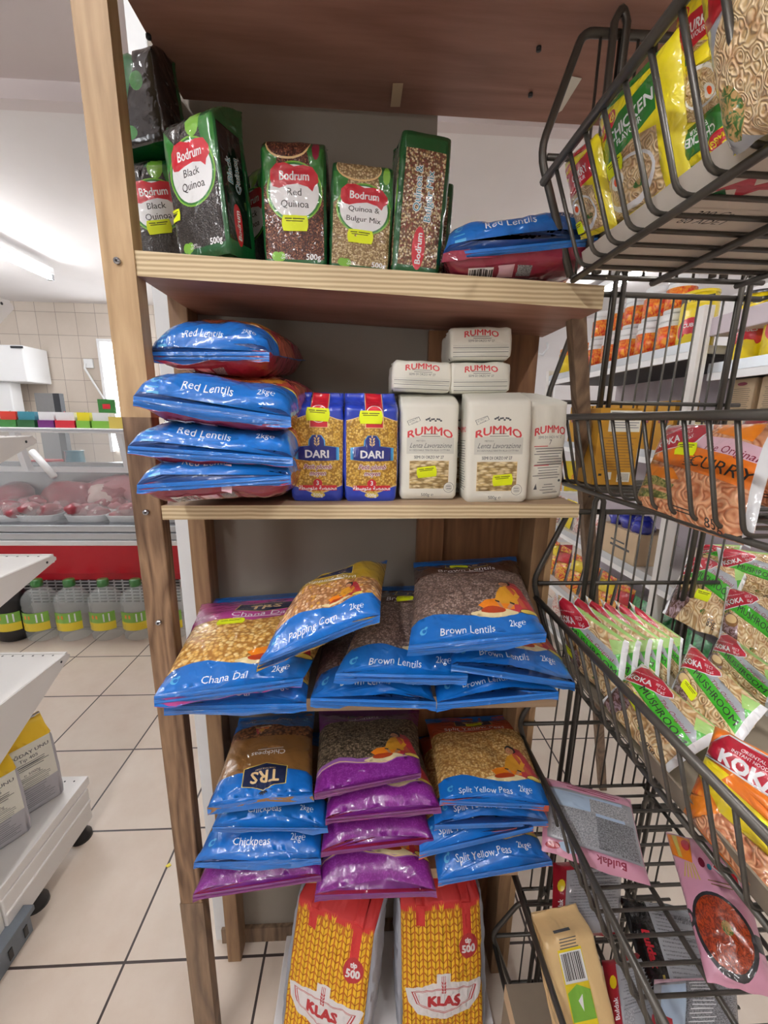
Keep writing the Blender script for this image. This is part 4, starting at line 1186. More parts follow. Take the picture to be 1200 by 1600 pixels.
sub_of(sh, rp, MB().box(.3385, .7035, 0, .3505, .7052, 1.155, 'post_lit_front'), 'lit_edge')  # pale strip paints the lit front face against the post's shaded side
post('side_post', .322, .70, .345, .775, 1.18, 1.465, 'pine_side') if False else None
for z in (1.132, .805, .44): post('bearer', -.303, .757, .118, .785, z - .0, z + .020, 'pine_side', .001)
# tape left on the underside of the top board
def patch(name, pts, z, th, mat):
    b = MB().prism([(x, y, z) for x, y in pts], (0, 0, -th), mat)
    return b.build(name, sh)
a = [AZ(px, py, 1.788) for px, py in ((614, 132), (630, 132), (625, 168), (610, 168))]
patch('tape_scrap', [(p.x, p.y) for p in a], 1.7895, .0006, 'cardboard_tan')
a = [AZ(px, py, 1.7875) for px, py in ((890, 118), (909, 122), (878, 172), (868, 178))]
patch('tape_scrap', [(p.x, p.y) for p in a], 1.7873, .0006, 'paper')
for px, py in ((842, 75), (829, 147), (232, 56)):
    p = AZ(px, py, 1.789)
    MB().lathe((p.x, p.y, 1.786), [(.0035, 0), (.0035, .004)], 'black_plastic', 10).build('bolt_hole', sh)
# batten leaning from the floor against the shelving
bt = AY(907, 475, .78); ft = AZ(941, 1232, 0)
tl = AY(899, 478, .66)
d = (tl - ft)
b = MB()
s1 = Vector((.012, 0, 0)); s2 = Vector((0, .010, 0))
b.hexa([ft - s1 - s2, ft + s1 - s2, ft + s1 + s2, ft - s1 + s2, tl - s1 - s2, tl + s1 - s2, tl + s1 + s2, tl - s1 + s2], 'old_wood')
tag(b.build('wooden_batten', None, ft, bevel=.001), 'long grey wooden batten leaning from the floor up to the shelf end', 'batten')

# ================================================================== TOP SHELF
WB, DB, HB = .084, .052, .180
D_BQ = bodrum('Black Quinoa', 'black_quinoa', WB, DB, HB, 'black', ('Black', 'Quinoa'))
D_RQ = bodrum('Red Quinoa', 'red_quinoa', WB, DB, HB, 'red_quinoa', ('Red', 'Quinoa'))
D_WM = bodrum('Mix', 'white_mix', WB, DB, HB, 'white_mix', ('Quinoa &', 'Bulgur Mix'))
D_MM = bodrum('Mix', 'mix_quinoa', WB, .068, HB, 'mix_quinoa', ('Quinoa &', 'Bulgur Mix'))
# the mix pack is turned so its printed side faces front
D_MS = Design(-.03, 0, .068 + .03, HB, 'dark_green', .006)
D_MS.rect(.007, .014, .062, HB * .80, 'mix_quinoa')
for _bd, _m in ((.07, 'white'), (0, 'teal')):
    D_MS.text('Quinoa &', .026, HB * .56, .0095, _m, bold=_bd, rot=PI / 2); D_MS.text('Bulgur Mix', .042, HB * .52, .0095, _m, bold=_bd, rot=PI / 2)
D_MS.ell(.034, HB * .19, .0090, .025, 'red', 20).text('Bodrum', .034, HB * .19, .0080, 'white', bold=.03, rot=PI / 2)
D_MS.rect(-.03, .014, -.004, HB * .75, 'mix_quinoa').ell(-.02, HB * .5, .018, .04, 'lime', 20).ell(-.021, HB * .5, .016, .036, 'white', 20)
D_BACK = Design(-DB, 0, WB + DB, HB, 'black', .007)
D_BACK.poly([(0, HB * .25), (WB * .45, HB * .25), (WB * .8, HB * .7), (WB * .6, HB * .98), (0, HB * .98)], 'dark_green').ell(WB * .8, HB * .55, .010, .016, 'green', 14).ell(WB * .5, HB * .12, .012, .012, 'green', 14)
zT = lambda x: 1.5095 + (x + .296) / .627 * -.023
GQ = None
brick('quinoa_pack', D_BQ, (-.286, .685, zT(-.29)), .088, DB, .170, 'black quinoa pack at far left behind the front black quinoa pack, half hidden', 'food pack', GQ, yaw=.05, lean=0, roll=-.14, style='fold', seed=1, back='black', stick=(WB * .50, HB * .36, 0))
brick('quinoa_pack', D_BACK, (-.318, .685, zT(-.29) + .162), .098, .050, .128, 'dark green pack lying on top of the rear black quinoa pack by the post', 'food pack', GQ, yaw=-.25, lean=.02, roll=-.10, style='fold', seed=2, back='dark_green')
brick('quinoa_pack', D_BQ, (-.213, .615, zT(-.21) + .002), .086, .058, .190, 'black quinoa pack in front, turned to show its Black lettered side', 'food pack', GQ, yaw=-.42, lean=.02, roll=-.075, style='fold', seed=3, back='dark_green', stick=(WB * .04, HB * .30, 0, .7))
brick('quinoa_pack', D_BQ, (-.168, .70, zT(-.17)), .078, .050, .175, 'black quinoa pack with shiny green top between the front black and red quinoa', 'food pack', GQ, yaw=-.75, lean=0, roll=-.03, style='fold', seed=4, back='green')
brick('quinoa_pack', D_RQ, (-.0945, .625, zT(-.09)), .084, .055, .178, 'red quinoa pack with brown window and white oval label', 'food pack', GQ, yaw=-.02, lean=-.02, roll=0, style='fold', seed=5, back='red_quinoa', stick=(WB * .52, HB * .31, 0))
brick('quinoa_pack', D_WM, (-.007, .625, zT(0)), .082, .055, .152, 'pale quinoa and bulgur mix pack, shortest on the top shelf', 'food pack', GQ, yaw=.06, lean=-.02, roll=.045, style='fold', seed=6, back='white_mix', stick=(WB * .48, HB * .30, 0), topk=.16)
brick('quinoa_pack', D_MS, (.0715, .625, zT(.07)), .068, .084, .194, 'speckled quinoa and bulgur mix pack standing side-on with sideways lettering', 'food pack', GQ, yaw=.10, lean=-.02, roll=.07, style='fin', seed=7, back='dark_green', topk=.10)
brick('quinoa_pack', D_MS, (.095, .715, zT(.09)), .068, .06, .180, 'dark fold of a second mix pack peeping out behind the side-on pack', 'food pack', GQ, yaw=-.1, lean=0, roll=.05, style='fin', seed=8, back='silver', topk=.10)

D_BAR = Design(0, 0, .095, .030, 'maroon', .006)
D_BAR.rect(.004, .002, .038, .028, 'white').rect(.044, .002, .066, .028, 'pale_pink').rect(.07, .004, .09, .026, 'microprint_dark')
for _i in range(12): D_BAR.rect(.006 + .0026 * _i, .005, .0072 + .0026 * _i + .0006 * (_i % 3), .026, 'ink')
def RB(corners, label, seed, group=None, **k):
    kw = dict(top=.034, bot=.030, back='maroon', seed=seed, lump=.13, pucker=.003, pw=(6, 4), fullness=.4)
    kw.update(k)
    o = pillow('lentil_bag', D_RED, corners, label, 'bag of pulses', group, **kw)
    g = under_fn[label]
    sheet('back_print', D_BAR, lambda x, y: g(.14 + x / .205, .085 + y / .29), o, Vector(o.location))
    return o
RB([AY(692, 402, .575), AY(946, 372, .575), Vector((.125, .775, 1.527)), Vector((.335, .775, 1.523))],
   'blue bag of red lentils lying alone at the right end of the top shelf', 21, top=.044, bot=.030, scallop=.002)

# ================================================================== MIDDLE SHELF
zs = [1.212, 1.262, 1.318, 1.392]
RB([AY(206, 772, .505), AY(452, 750, .525), Vector((-.290, .775, 1.214)), Vector((-.085, .775, 1.214))], 'blue red-lentil bag at the bottom of the four-bag stack, clear tape on its seal', 22, top=.033, bot=.034)
RB([AY(190, 712, .505), AY(456, 728, .525), Vector((-.295, .78, 1.278)), Vector((-.088, .78, 1.276))], 'blue red-lentil bag second from the bottom of the stack by the post', 23, top=.034, bot=.030)
RB([AY(200, 632, .505), AY(453, 668, .530), Vector((-.285, .78, 1.345)), Vector((-.080, .78, 1.338))], 'blue red-lentil bag second from the top of the stack by the post', 24, top=.035, bot=.030)
RB([AY(226, 556, .612), AY(418, 563, .580), Vector((-.265, .79, 1.425)), Vector((-.105, .79, 1.402))], 'blue red-lentil bag on top of the four-bag stack, seal tucked behind the post', 25, top=.042, bot=.034, pw=(3.5, 3.5))
# strip of clear tape on the lowest seal
tp = o_fn[bpy.data.objects['lentil_bag.001'].name]
TAPE = Design(0, 0, .014, .034, 'pale_pink', .006)
sheet('tape_strip', TAPE, lambda x, y: tp(.108 + x, -.016 + y, .002), bpy.data.objects['lentil_bag.001'], Vector(bpy.data.objects['lentil_bag.001'].location))

D_DARI = dari()
for i, (px, lab) in enumerate(((495, 'blue couscous pack beside the red lentil bags, left of the pair'), (578, 'blue couscous pack touching the white pasta packs, right of the pair'))):
    p = AY(px + 1, 785, .630)
    o = brick('couscous_pack', D_DARI, (p.x, .628, 1.1765), .079, .052, .166, lab, 'food pack', None, yaw=.0 + .03 * i, lean=-.01, roll=.0, style='fin', seed=31 + i, back='dari_blue', topk=.13, bulge=.006,
              stick=(.043 - .004 * i, .131 - .003 * i, .0 if i else -.05))
D_RUM = rummo(.092, .062, .170)
D_REND = rummo_end(.093, .052)
zm = 1.179
brick('pasta_pack', D_RUM, (.103, .638, zm), .090, .060, .166, 'white paper pasta pack at the front left, beside the couscous', 'food pack', None, yaw=-.02, lean=-.02, roll=-.01, style='roof', seed=41, topk=.09, stick=(.042, .045, .12, .9), wr=.0010)
brick('pasta_pack', D_RUM, (.208, .616, zm), .096, .062, .170, 'white paper pasta pack in the front middle, nearest the shelf edge', 'food pack', None, yaw=-.03, lean=-.03, roll=-.02, style='roof', seed=42, topk=.09, stick=(.055, .035, .08, .9), wr=.0010)
brick('pasta_pack', D_RUM, (.165, .700, zm), .088, .060, .166, 'white paper pasta pack mostly hidden behind the two front ones', 'food pack', None, yaw=.1, lean=0, roll=0, style='roof', seed=43, topk=.09)
# right-hand pack shows its text side
D_RSIDE = Design(-.05, 0, .068 + .05, .170, 'paper', .006)
D_RSIDE.text('RUMMO', .034, .170 * .66, .0115, 'paper_red', bold=.03, arc=6, sx=1.0).text('SEMI DI ORZO N\u00ba 27', .034, .170 * .585, .0042, 'paper_ink', sx=.85, res=1).text('7', .034, .170 * .54, .008, 'paper_ink')
D_RSIDE.rect(.006, .170 * .500, .030, .170 * .507, 'paper_red').lines(.005, .170 * .485, .063, 7, .0042, .0011, 'paper_ink', .2, 4).rect(.006, .170 * .325, .034, .170 * .332, 'paper_red').lines(.005, .170 * .31, .063, 5, .0042, .0010, 'paper_ink', .2, 5)
D_RSIDE.lines(.020, .170 * .15, .052, 3, .0042, .0010, 'paper_ink', .3, 6).poly([(.008, .018), (.014, .018), (.011, .028)], 'paper_ink').ell(.058, .03, .0022, .0022, 'paper_ink', 8).lines(.025, .012, .06, 1, .004, .001, 'paper_ink')
D_RSIDE.lines(-.045, .170 * .55, -.006, 20, .0040, .0009, 'paper_ink', .25, 9)
brick('pasta_pack', D_RSIDE, (.296, .640, zm), .066, .088, .172, 'white paper pasta pack at the right end, turned to show its text side', 'food pack', None, yaw=.28, lean=-.02, roll=-.03, style='roof', seed=44, topk=.10, wr=.0022)
brick('pasta_pack', D_REND, (.090, .664, zm + .167), .092, .12, .048, 'white pasta pack lying on the front left pasta pack', 'food pack', None, yaw=-.02, roll=.02, style='flat', seed=45, wr=.0016)
brick('pasta_pack', D_REND, (.186, .666, zm + .167), .095, .12, .048, 'white pasta pack lying beneath the topmost one', 'food pack', None, yaw=.06, roll=-.03, style='flat', seed=46, wr=.0016)
brick('pasta_pack', D_REND, (.184, .672, zm + .2185), .094, .12, .050, 'white pasta pack lying topmost of all the pasta', 'food pack', None, yaw=-.06, roll=-.02, style='flat', seed=47, wr=.0016)

# ================================================================== THIRD SHELF
def PB(nm, D, corners, label, seed, **k):
    kw = dict(top=.028, bot=.022, back='blue', seed=seed)
    kw.update(k)
    return pillow(nm, D, corners, label, 'bag of pulses', None, **kw)
PB('split_chickpea_bag', D_CHANA, [AY(250, 1128, .512), AY(478, 1119, .510), Vector((-.300, .785, .885)), Vector((-.085, .785, .885))], 'bag under the chana dal, only its blue foot showing', 51, top=.026, bot=.024, back='blue')
PB('split_chickpea_bag', D_CHANA, [AY(235, 1112, .488), AY(470, 1082, .500), AY(318, 936, .775), AY(553, 922, .775)], 'pink and blue bag of split chickpeas at the left of the third shelf', 52, stick=(.062, .163, .1, 1.1), side_soft=1.0, top=0.02, bot=0.034, back='pink', ridge=.0)
PB('brown_lentil_bag', D_BROWN, [AY(483, 1110, .505), AY(684, 1114, .505), Vector((-.082, .785, .878)), Vector((.114, .785, .876))], 'brown lentil bag at the bottom left of its pile, on the shelf edge', 53, top=.028, bot=.026)
PB('brown_lentil_bag', D_BROWN, [AY(684, 1114, .507), AY(878, 1098, .505), Vector((.118, .785, .876)), Vector((.318, .785, .878))], 'brown lentil bag at the bottom right of its pile', 54, top=.026, bot=.026)
PB('brown_lentil_bag', D_BROWN, [AY(707, 1054, .505), AY(905, 1082, .510), Vector((.140, .785, .945)), Vector((.335, .785, .935))], 'brown lentil bag under the big top one, its corner sticking out right', 55, top=.026, bot=.024)
PB('brown_lentil_bag', D_BROWN, [AY(520, 1072, .500), AY(732, 1078, .500), AY(580, 918, .770), AY(725, 914, .772)], 'brown lentil bag in the middle, tucked behind the popcorn bag', 56, stick=(.082, .206, .1), side_soft=1.0, top=0.022, bot=0.03)
PB('brown_lentil_bag', D_BROWN, [AY(637, 1030, .485), AY(857, 1012, .490), AY(646, 880, .745), AY(806, 872, .755)], 'large brown lentil bag on top of its pile, woman printed on it', 57, stick=(.085, .232, .05), side_soft=1.0, top=0.024, bot=0.032)
PB('popcorn_bag', D_POP, [AY(396, 1052, .475), AY(594, 976, .490), AY(490, 912, .66), AY(606, 878, .735)], 'gold and blue bag of popping corn leaning across the middle', 58, side_soft=1.0, top=0.036, bot=0.04, back='gold', pw=(3.2, 3.0))

# ================================================================== FOURTH SHELF
PB('green_lentil_bag', D_PURP, [AY(297, 1422, .530), AY(502, 1386, .535), Vector((-.285, .785, .512)), Vector((-.085, .785, .512))], 'purple bag lowest of the left pile, under the chickpea bags', 61, top=.030, bot=.026, back='purple')
PB('chickpea_bag', D_CHICK, [AY(298, 1370, .528), AY(501, 1360, .530), Vector((-.270, .785, .566)), Vector((-.072, .785, .566))], 'blue chickpea bag resting directly on the purple bag', 62, top=.032, bot=.022, scallop=-.0)
PB('chickpea_bag', D_CHICK, [AY(328, 1308, .535), AY(512, 1314, .535), Vector((-.258, .785, .618)), Vector((-.070, .785, .618))], 'blue chickpea bag sandwiched in the middle of the left pile', 63, top=.022, bot=.022)
PB('chickpea_bag', D_CHICK, [AY(320, 1278, .540), AY(490, 1264, .545), AY(374, 1120, .775), AY(492, 1112, .775)], 'brown and blue chickpea bag on top of the left pile, printed upside down', 64, side_soft=1.0, top=0.02, bot=0.026, rotated=True, back='chick_brown')
PB('green_lentil_bag', D_PURP, [AY(490, 1416, .520), AY(685, 1410, .525), Vector((-.080, .785, .512)), Vector((.112, .785, .512))], 'purple bag lowest of the middle pile, above the flour sacks', 65, top=.038, bot=.026, back='purple')
PB('green_lentil_bag', D_PURP, [AY(500, 1347, .535), AY(680, 1322, .540), Vector((-.078, .785, .568)), Vector((.110, .785, .572))], 'purple bag second from the bottom of the middle pile', 66, top=.028, bot=.022, back='purple')
PB('green_lentil_bag', D_PURP, [AY(508, 1301, .535), AY(692, 1276, .535), Vector((-.076, .785, .625)), Vector((.116, .785, .625))], 'purple bag second from the top of the middle pile', 67, top=.032, bot=.022, back='purple')
PB('green_lentil_bag', D_PURP, [AY(490, 1258, .540), AY(659, 1222, .555), AY(498, 1112, .775), AY(655, 1112, .775)], 'purple lentil bag on top of the middle pile with its grain window showing', 68, side_soft=1.0, top=0.022, bot=0.026, back='purple')
PB('split_pea_bag', D_SPLIT, [AY(686, 1394, .520), AY(868, 1364, .525), Vector((.125, .785, .512)), Vector((.318, .785, .515))], 'split pea bag lowest of the right pile, its blue foot hanging forward', 69, top=.030, bot=.024, back='red_bag')
PB('split_pea_bag', D_SPLIT, [AY(655, 1345, .530), AY(838, 1308, .535), Vector((.112, .785, .566)), Vector((.312, .785, .570))], 'split pea bag second from the bottom of the right pile, shifted left', 70, top=.024, bot=.020, back='red_bag')
PB('split_pea_bag', D_SPLIT, [AY(680, 1305, .535), AY(862, 1296, .540), Vector((.125, .785, .612)), Vector((.320, .785, .612))], 'thin-looking split pea bag second from the top of the right pile', 71, top=.022, bot=.018, back='red_bag')
PB('split_pea_bag', D_SPLIT, [AY(688, 1268, .535), AY(862, 1272, .540), AY(664, 1124, .775), AY(806, 1114, .775)], 'split pea bag on top of the right pile, orange with a window of peas', 72, stick=(.10, .243, 0), side_soft=1.0, top=0.02, bot=0.026, back='orange_red')

# ================================================================== FLOUR SACKS UNDER THE SHELVES
D_KLAS = klas()
def handles(o, W, H, D, org, yaw, xs):
    b = MB()
for i, (p, yaw, lab) in enumerate((((-.090, .580, .02), -.36, 'orange wheat-patterned flour sack on the left under the purple bags'), ((.174, .585, .02), .03, 'orange wheat-patterned flour sack on the right with its badge fully seen'))):
    o = brick('flour_sack', D_KLAS, p, .185, .080, .305, lab, 'flour sack', None, yaw=yaw, lean=-.30, roll=.02 - .02 * i, style='fin', seed=81 + i, back='sack_grey', topk=.06, bulge=.014, r=.020, wr=.0030)
    fn = o_fn[o.name]
    b = MB()
    for q0, q1 in ((.012, .03), (.150, .03)):
        pts = [fn(q0 + .008 * math.cos(t) * 1.6, .296 - .002 * math.sin(t)) + Vector((0, -.003 - .006 * math.sin(t), .010 * math.sin(t))) for t in [PI * k / 8 for k in range(9)]]
        b.tube(pts, .0015, 'string', 6)
    me_o = b.build('string_tie', None, o.location); me_o.parent = o; me_o.location = (0, 0, 0)
    for q in (.048, .146):
        b = MB()
        a = [fn(q + dx, .275) for dx in (-.0095, .0095)]
        t2 = [fn(q + dx, .298) + Vector((0, .006, .016)) for dx in (-.0095, .0095)]
        t3 = [v + Vector((0, .010, .0)) for v in t2]
        off = Vector((0, -.0015, 0))
        b.add([a[0] + off, a[1] + off, t2[1] + off, t2[0] + off, t3[1], t3[0]], [(0, 1, 2, 3), (3, 2, 4, 5)], 'sack_red')
        h = b.build('carry_strap', None, o.location); h.parent = o; h.location = (0, 0, 0)
        m_ = h.modifiers.new('thick', 'SOLIDIFY'); m_.thickness = .001
tag(MB().box(-.19, .60, 0, .29, .79, .018, 'white_paint').build('base_board', bevel=.002), 'low white board on the floor under the flour sacks', 'board')

# ================================================================== WIRE BASKETS
X0 = .300
def arc_pts(a, b, c, r=.012, n=4):
    """rounded corner at b"""
    a, b, c = Vector(a), Vector(b), Vector(c)
    p = b + (a - b).normalized() * r; q = b + (c - b).normalized() * r
    return [(p * (1 - t) + b * t) * (1 - t) + (b * (1 - t) + q * t) * t for t in [i / n for i in range(n + 1)]]
def basket(zr, zb, label, yE=.672, x0=X0, yN=.20, xR=.66, xb=.338, top=.15, lean=.045, hooks=(.087, .283), htop=.055, hlow=.03):
    """zr rim height, zb base height; long side runs towards the viewer at x0; far end panel at yE"""
    o = empty('wire_basket', (x0 + .18, .45, zb)); tag(o, label, 'wire basket', 'stacked wire baskets beside the shelving')
    del o['group']
    zt = zr + top
    ye = yE
    MB().tube([(x0, yN, zr - .002), (x0, ye, zr)], .0052, 'wire_metal', 8).build('front_rim', o)
    # far end frame: slanting up and inward from the rim, across the top, down behind
    xi = x0 + lean
    zr2 = zr + .033
    fr = [Vector((xb, ye, zb))] + arc_pts((xb, ye, zb), (x0 - .008, ye, zr2), (xi, ye, zt), .02) + arc_pts((x0 - .008, ye, zr2), (xi, ye, zt), (xR, ye, zt), .012) + [Vector((xR, ye, zt))]
    MB().tube(fr, .0050, 'wire_metal', 8).build('end_frame', o)
    b = MB()
    x = xi + .022
    while x < xR:
        b.tube([(x, ye, zb), (x, ye, zt)], .0019, 'wire_metal', 6); x += .0235
    b.tube([(x0 + .002, ye, zr + .028), (xR, ye, zr + .028)], .0040, 'wire_metal', 7)
    b.tube([(xb, ye, zb), (xR, ye, zb)], .0034, 'wire_metal', 7)
    b.build('end_grid', o)
    for k in (0, 1):
        xk = x0 + hooks[k]
        MB().tube([(xk, ye - .008, zb - hlow), (xk, ye - .008, zt + htop)] + arc_pts((xk, ye - .008, zt + htop), (xk + .0075, ye - .008, zt + htop + .016), (xk + .015, ye - .008, zt + htop), .010) + [(xk + .015, ye - .008, zt + htop), (xk + .015, ye - .008, zb - hlow)], .0046, 'wire_metal', 7).build('stacking_hook', o)
    b = MB(); y = yN + .012
    while y < ye - .008:
        b.tube([(x0, y, zr)] + arc_pts((x0, y, zr), (xb - .006, y, zb + .002), (xb + .05, y, zb), .012) + [(xR, y, zb)], .0027, 'wire_metal', 6)
        y += .0330
    b.build('front_and_base_wires', o)
    b = MB()
    for xx, r in ((xb + .004, .0040), (xb + .115, .0044), (xb + .235, .0040)):
        b.tube([(xx, yN, zb - .005), (xx, ye, zb - .005)], r, 'wire_metal', 7)
    b.build('base_runners', o)
    return o
basket(1.602, 1.494, 'topmost wire basket with yellow noodle packets', yE=.592, x0=.229, xb=.277, xR=.55, top=.158, lean=.033, hooks=(.066, .24), htop=.006, yN=.15, hlow=-.002)
basket(1.312, 1.191, 'second wire basket from the top, holding curry noodles at eye level', yE=.775, x0=.350, xb=.388, xR=.72, top=.215, hooks=(.092, .325), htop=.03)
basket(.981, .853, 'third wire basket from the top, full of green mushroom noodles', yE=.700, x0=.325, xb=.372, xR=.68, top=.165, htop=.02)
basket(.676, .545, 'fourth wire basket from the top, pink noodle packs inside', yE=.700, x0=.325, xb=.372, xR=.68, top=.15, htop=.02)
basket(.430, .310, 'fifth wire basket from the top, silver-backed packs inside', top=.09, xb=.345, htop=.02)
basket(.150, .030, 'lowest wire basket near the floor', top=.12, xb=.345, htop=.03)

def NP(nm, D, cs, label, seed, cat='noodle packet', **k):
    kw = dict(top=.014, bot=.013, seal=(0, 0), seed=seed, back='silver', lump=.12, pucker=.0016, scallop=.0, pinch=.02, pw=(4, 5), fullness=.5, wave=.001)
    kw.update(k)
    return pillow(nm, D, cs, label, cat, None, **kw)
# ---- first basket: card tray and instant noodle packets
tr = empty('cardboard_tray', (.40, .38, 1.498)); tag(tr, 'shallow cardboard tray lining the topmost wire basket', 'tray')
MB().box(.290, .16, 1.4970, .545, .575, 1.4990, 'cardboard_white').build('tray_floor', tr)
MB().hexa([(.287, .16, 1.4970), (.290, .16, 1.4970), (.290, .575, 1.4970), (.287, .575, 1.4970), (.2805, .16, 1.517), (.2835, .16, 1.517), (.2835, .575, 1.517), (.2805, .575, 1.517)], 'cardboard_white').build('tray_lip', tr)
d = Design(-.045, -.016, .045, .016, 'cardboard_white', .02); d.text('300 Gr.', 0, .007, .0095, 'ink', shear=.2, bold=.01); d.text('80 ADET', 0, -.008, .0095, 'ink', shear=.2, bold=.01)
c_ = AZ(1108, 340, 1.4966)
sheet('tray_lettering', d, lambda x, y: Vector((c_.x + x, c_.y - y, 1.4966)), tr, Vector(tr.location))
d = Design(-.03, -.02, .03, .02, 'cardboard_white', .02); d.poly([(-.028, -.01), (-.01, .016), (0, .002), (.02, .018), (.028, -.002), (.01, -.004), (0, -.018), (-.01, -.004)], 'koka_red'); d.poly([(-.028, -.018), (-.01, -.014), (-.02, -.004)], 'dark_green')
c2_ = AZ(1175, 292, 1.4966)
sheet('tray_emblem', d, lambda x, y: Vector((c2_.x + x, c2_.y - y, 1.4966)), tr, Vector(tr.location))
D_CHK = maggi('CHICKEN', 'green'); D_CUR = maggi('CURRY', 'red'); D_CHK2 = maggi('CHICKEN', 'green')
NP('curry_noodle_packet', D_CUR, [AX(908, 376, .276), AX(966, 352, .286), AX(884, 250, .266), AX(936, 208, .264)], 'red and yellow curry noodle packet at the far end of the top basket', 101, top=.010, stick=(.02, .018, 0), back='maggi_yellow')
NP('chicken_noodle_packet', D_CHK, [AX(966, 360, .292), AX(1082, 280, .292), AX(938, 178, .268), AX(1062, 42, .266)], 'yellow and green chicken noodle packet nearest the wires, white lettering', 102, top=.012, stick=(.030, .068, 0), back='maggi_yellow')
NP('chicken_noodle_packet', D_CHK2, [AX(985, 348, .316), AX(1095, 270, .316), AX(1000, 160, .312), AX(1110, 60, .312)], 'yellow noodle packet directly behind the lettered chicken packet', 103, back='maggi_yellow', top=.008)
NP('chicken_noodle_packet', D_CHK2, [AX(1078, 285, .300), AX(1165, 240, .300), AX(1072, 108, .290), AX(1140, 72, .290)], 'crumpled plain yellow noodle packet in the middle of the top basket', 104, back='maggi_yellow', rotated=True, pucker=.004, top=.012)
D_BIG = Design(0, 0, .15, .19, 'silver', .007)
D_BIG.ell(.085, .06, .072, .065, 'maggi_noodles', 24).ell(.035, .03, .02, .025, 'vegetables', 16).poly([(0, .11), (.15, .14), (.15, .19), (0, .19)], 'red').poly([(0, .150), (.03, .165), (.045, .185), (.045, .19), (0, .19)], 'maggi_yellow').poly([(.010, .125), (.022, .125), (.03, .165), (.06, .13), (.15, .165), (.15, .185), (.06, .15), (.035, .185), (.015, .175)], 'maggi_yellow').ell(.055, .135, .007, .009, 'white', 12)
NP('red_noodle_packet', D_BIG, [AX(1146, 244, .268), AX(1300, 150, .268), AX(1092, -60, .252), AX(1300, -250, .252)], 'large yellow, red and silver noodle packet at the top right corner', 105, top=.014, back='maggi_yellow')
NP('red_noodle_packet', D_CUR, [AX(1060, 200, .335), AX(1150, 150, .335), AX(1060, 0, .33), AX(1160, -60, .33)], 'red topped noodle packet behind the yellow ones in the top basket', 106, back='red', top=.010)
# ---- second basket
gb = empty('golden_carton', (.44, .72, 1.1955)); tag(gb, 'golden yellow carton with white label standing at the far end of the second basket', 'carton')
A_ = [AY(926, 783, .600), AY(1003, 789, .585), AY(1024, 640, .585), AY(930, 636, .600)]
zb_ = 1.1955
x0_, x1_ = .406, .480
MB().box(x0_, .700, zb_, x1_, .752, 1.328, 'cardboard_gold').build('carton_body', gb, bevel=.001)
d = Design(0, 0, x1_ - x0_, 1.328 - zb_, 'cardboard_gold', .02)
h_ = 1.328 - zb_; w_ = x1_ - x0_
d.rect(w_ * .22, h_ * .70, w_ * .98, h_ * .97, 'paper'); d.lines(w_ * .24, h_ * .95, w_ * .95, 7, .0042, .0014, 'grey_print', .2, 1)
d.lines(w_ * .06, h_ * .66, w_ * .95, 13, .0050, .0012, 'chick_brown', .25, 2)
d.rect(w_ * .30, h_ * .07, w_ * .44, h_ * .17, 'paper'); d.rect(w_ * .58, h_ * .04, w_ * .90, h_ * .17, 'paper')
for i in range(9): d.rect(w_ * (.61 + .03 * i), h_ * .06, w_ * (.62 + .03 * i), h_ * .155, 'ink')
d.rect(w_ * .12, h_ * .12, w_ * .2, h_ * .15, 'ink')
sheet('carton_print', d, lambda x, y: Vector((x0_ + x, .6993, zb_ + y)), gb, Vector(gb.location))
NP('curry_noodle_packet', D_CURRY, [AX(992, 792, .395), AX(1172, 858, .390), AX(1045, 664, .462), AX(1225, 664, .455)], 'orange curry noodle packet lying against the wires of the second basket', 111, top=.017, back='orange', stick=(.070, .094, .05))
NP('curry_noodle_packet', D_CURRY, [Vector((.500, .53, 1.205)), Vector((.495, .38, 1.205)), Vector((.530, .560, 1.315)), Vector((.525, .39, 1.315))], 'clear orange noodle packet behind the front curry packet', 112, back='silver')
def jar(nm, c, r, h, body, lid, label, cat='jar', group=None, lab=None, lidh=.2, bands=None):
    o = empty(nm, c); tag(o, label, cat, group)
    c = Vector(c); hb = h * (1 - lidh)
    MB().lathe(c, [(r * .92, 0), (r, h * .03), (r, hb * .90), (r * .90, hb)], body, 20).build('jar_body', o)
    MB().lathe(c + Vector((0, 0, hb)), [(r * .94, 0), (r * .96, h * lidh * .2), (r * .94, h * lidh * .95), (r * .86, h * lidh)], lid, 20).build('jar_lid', o)
    if lab: MB().lathe(c, [(r * 1.012, hb * .12), (r * 1.012, hb * .84)], lab, 20).build('jar_label', o)
    return o
# ---- third basket
cb = MB().box(.380, .20, .857, .66, .69, .861, 'cardboard')
cb.hexa([(.377, .20, .857), (.380, .20, .857), (.380, .44, .857), (.377, .44, .857), (.363, .20, .895), (.366, .20, .895), (.366, .44, .895), (.363, .44, .895)], 'cardboard')
tag(cb.build('cardboard_sheet'), 'worn brown cardboard lining the third wire basket', 'cardboard sheet')
def KP(cs, label, seed, **k):
    kw = dict(top=.014, bot=.013, back='koka_light')
    kw.update(k)
    return NP('mushroom_noodle_packet', D_KOKA, cs, label, seed, **kw)
KP([AZ(938, 1096, 0.894), AZ(1040, 1210, 0.880), AZ(1003, 1036, 0.945), AZ(1136, 1150, 0.937)], 'green mushroom noodle packet lowest in front, 85g in its corner', 121, top=.016, stick=(.052, .050, -.30))
KP([AZ(1040, 1098, 0.894), AZ(1135, 1198, 0.894), AZ(1078, 1006, 0.948), AZ(1200, 1108, 0.943)], 'green mushroom noodle packet second from the front, right of the lowest one', 122, top=.016, stick=(.045, .045, -.15))
KP([AZ(1100, 1050, 0.894), AZ(1200, 1120, 0.894), AZ(1128, 985, 0.959), AZ(1235, 1060, 0.959)], 'mushroom packet behind the second one at the right edge', 123)
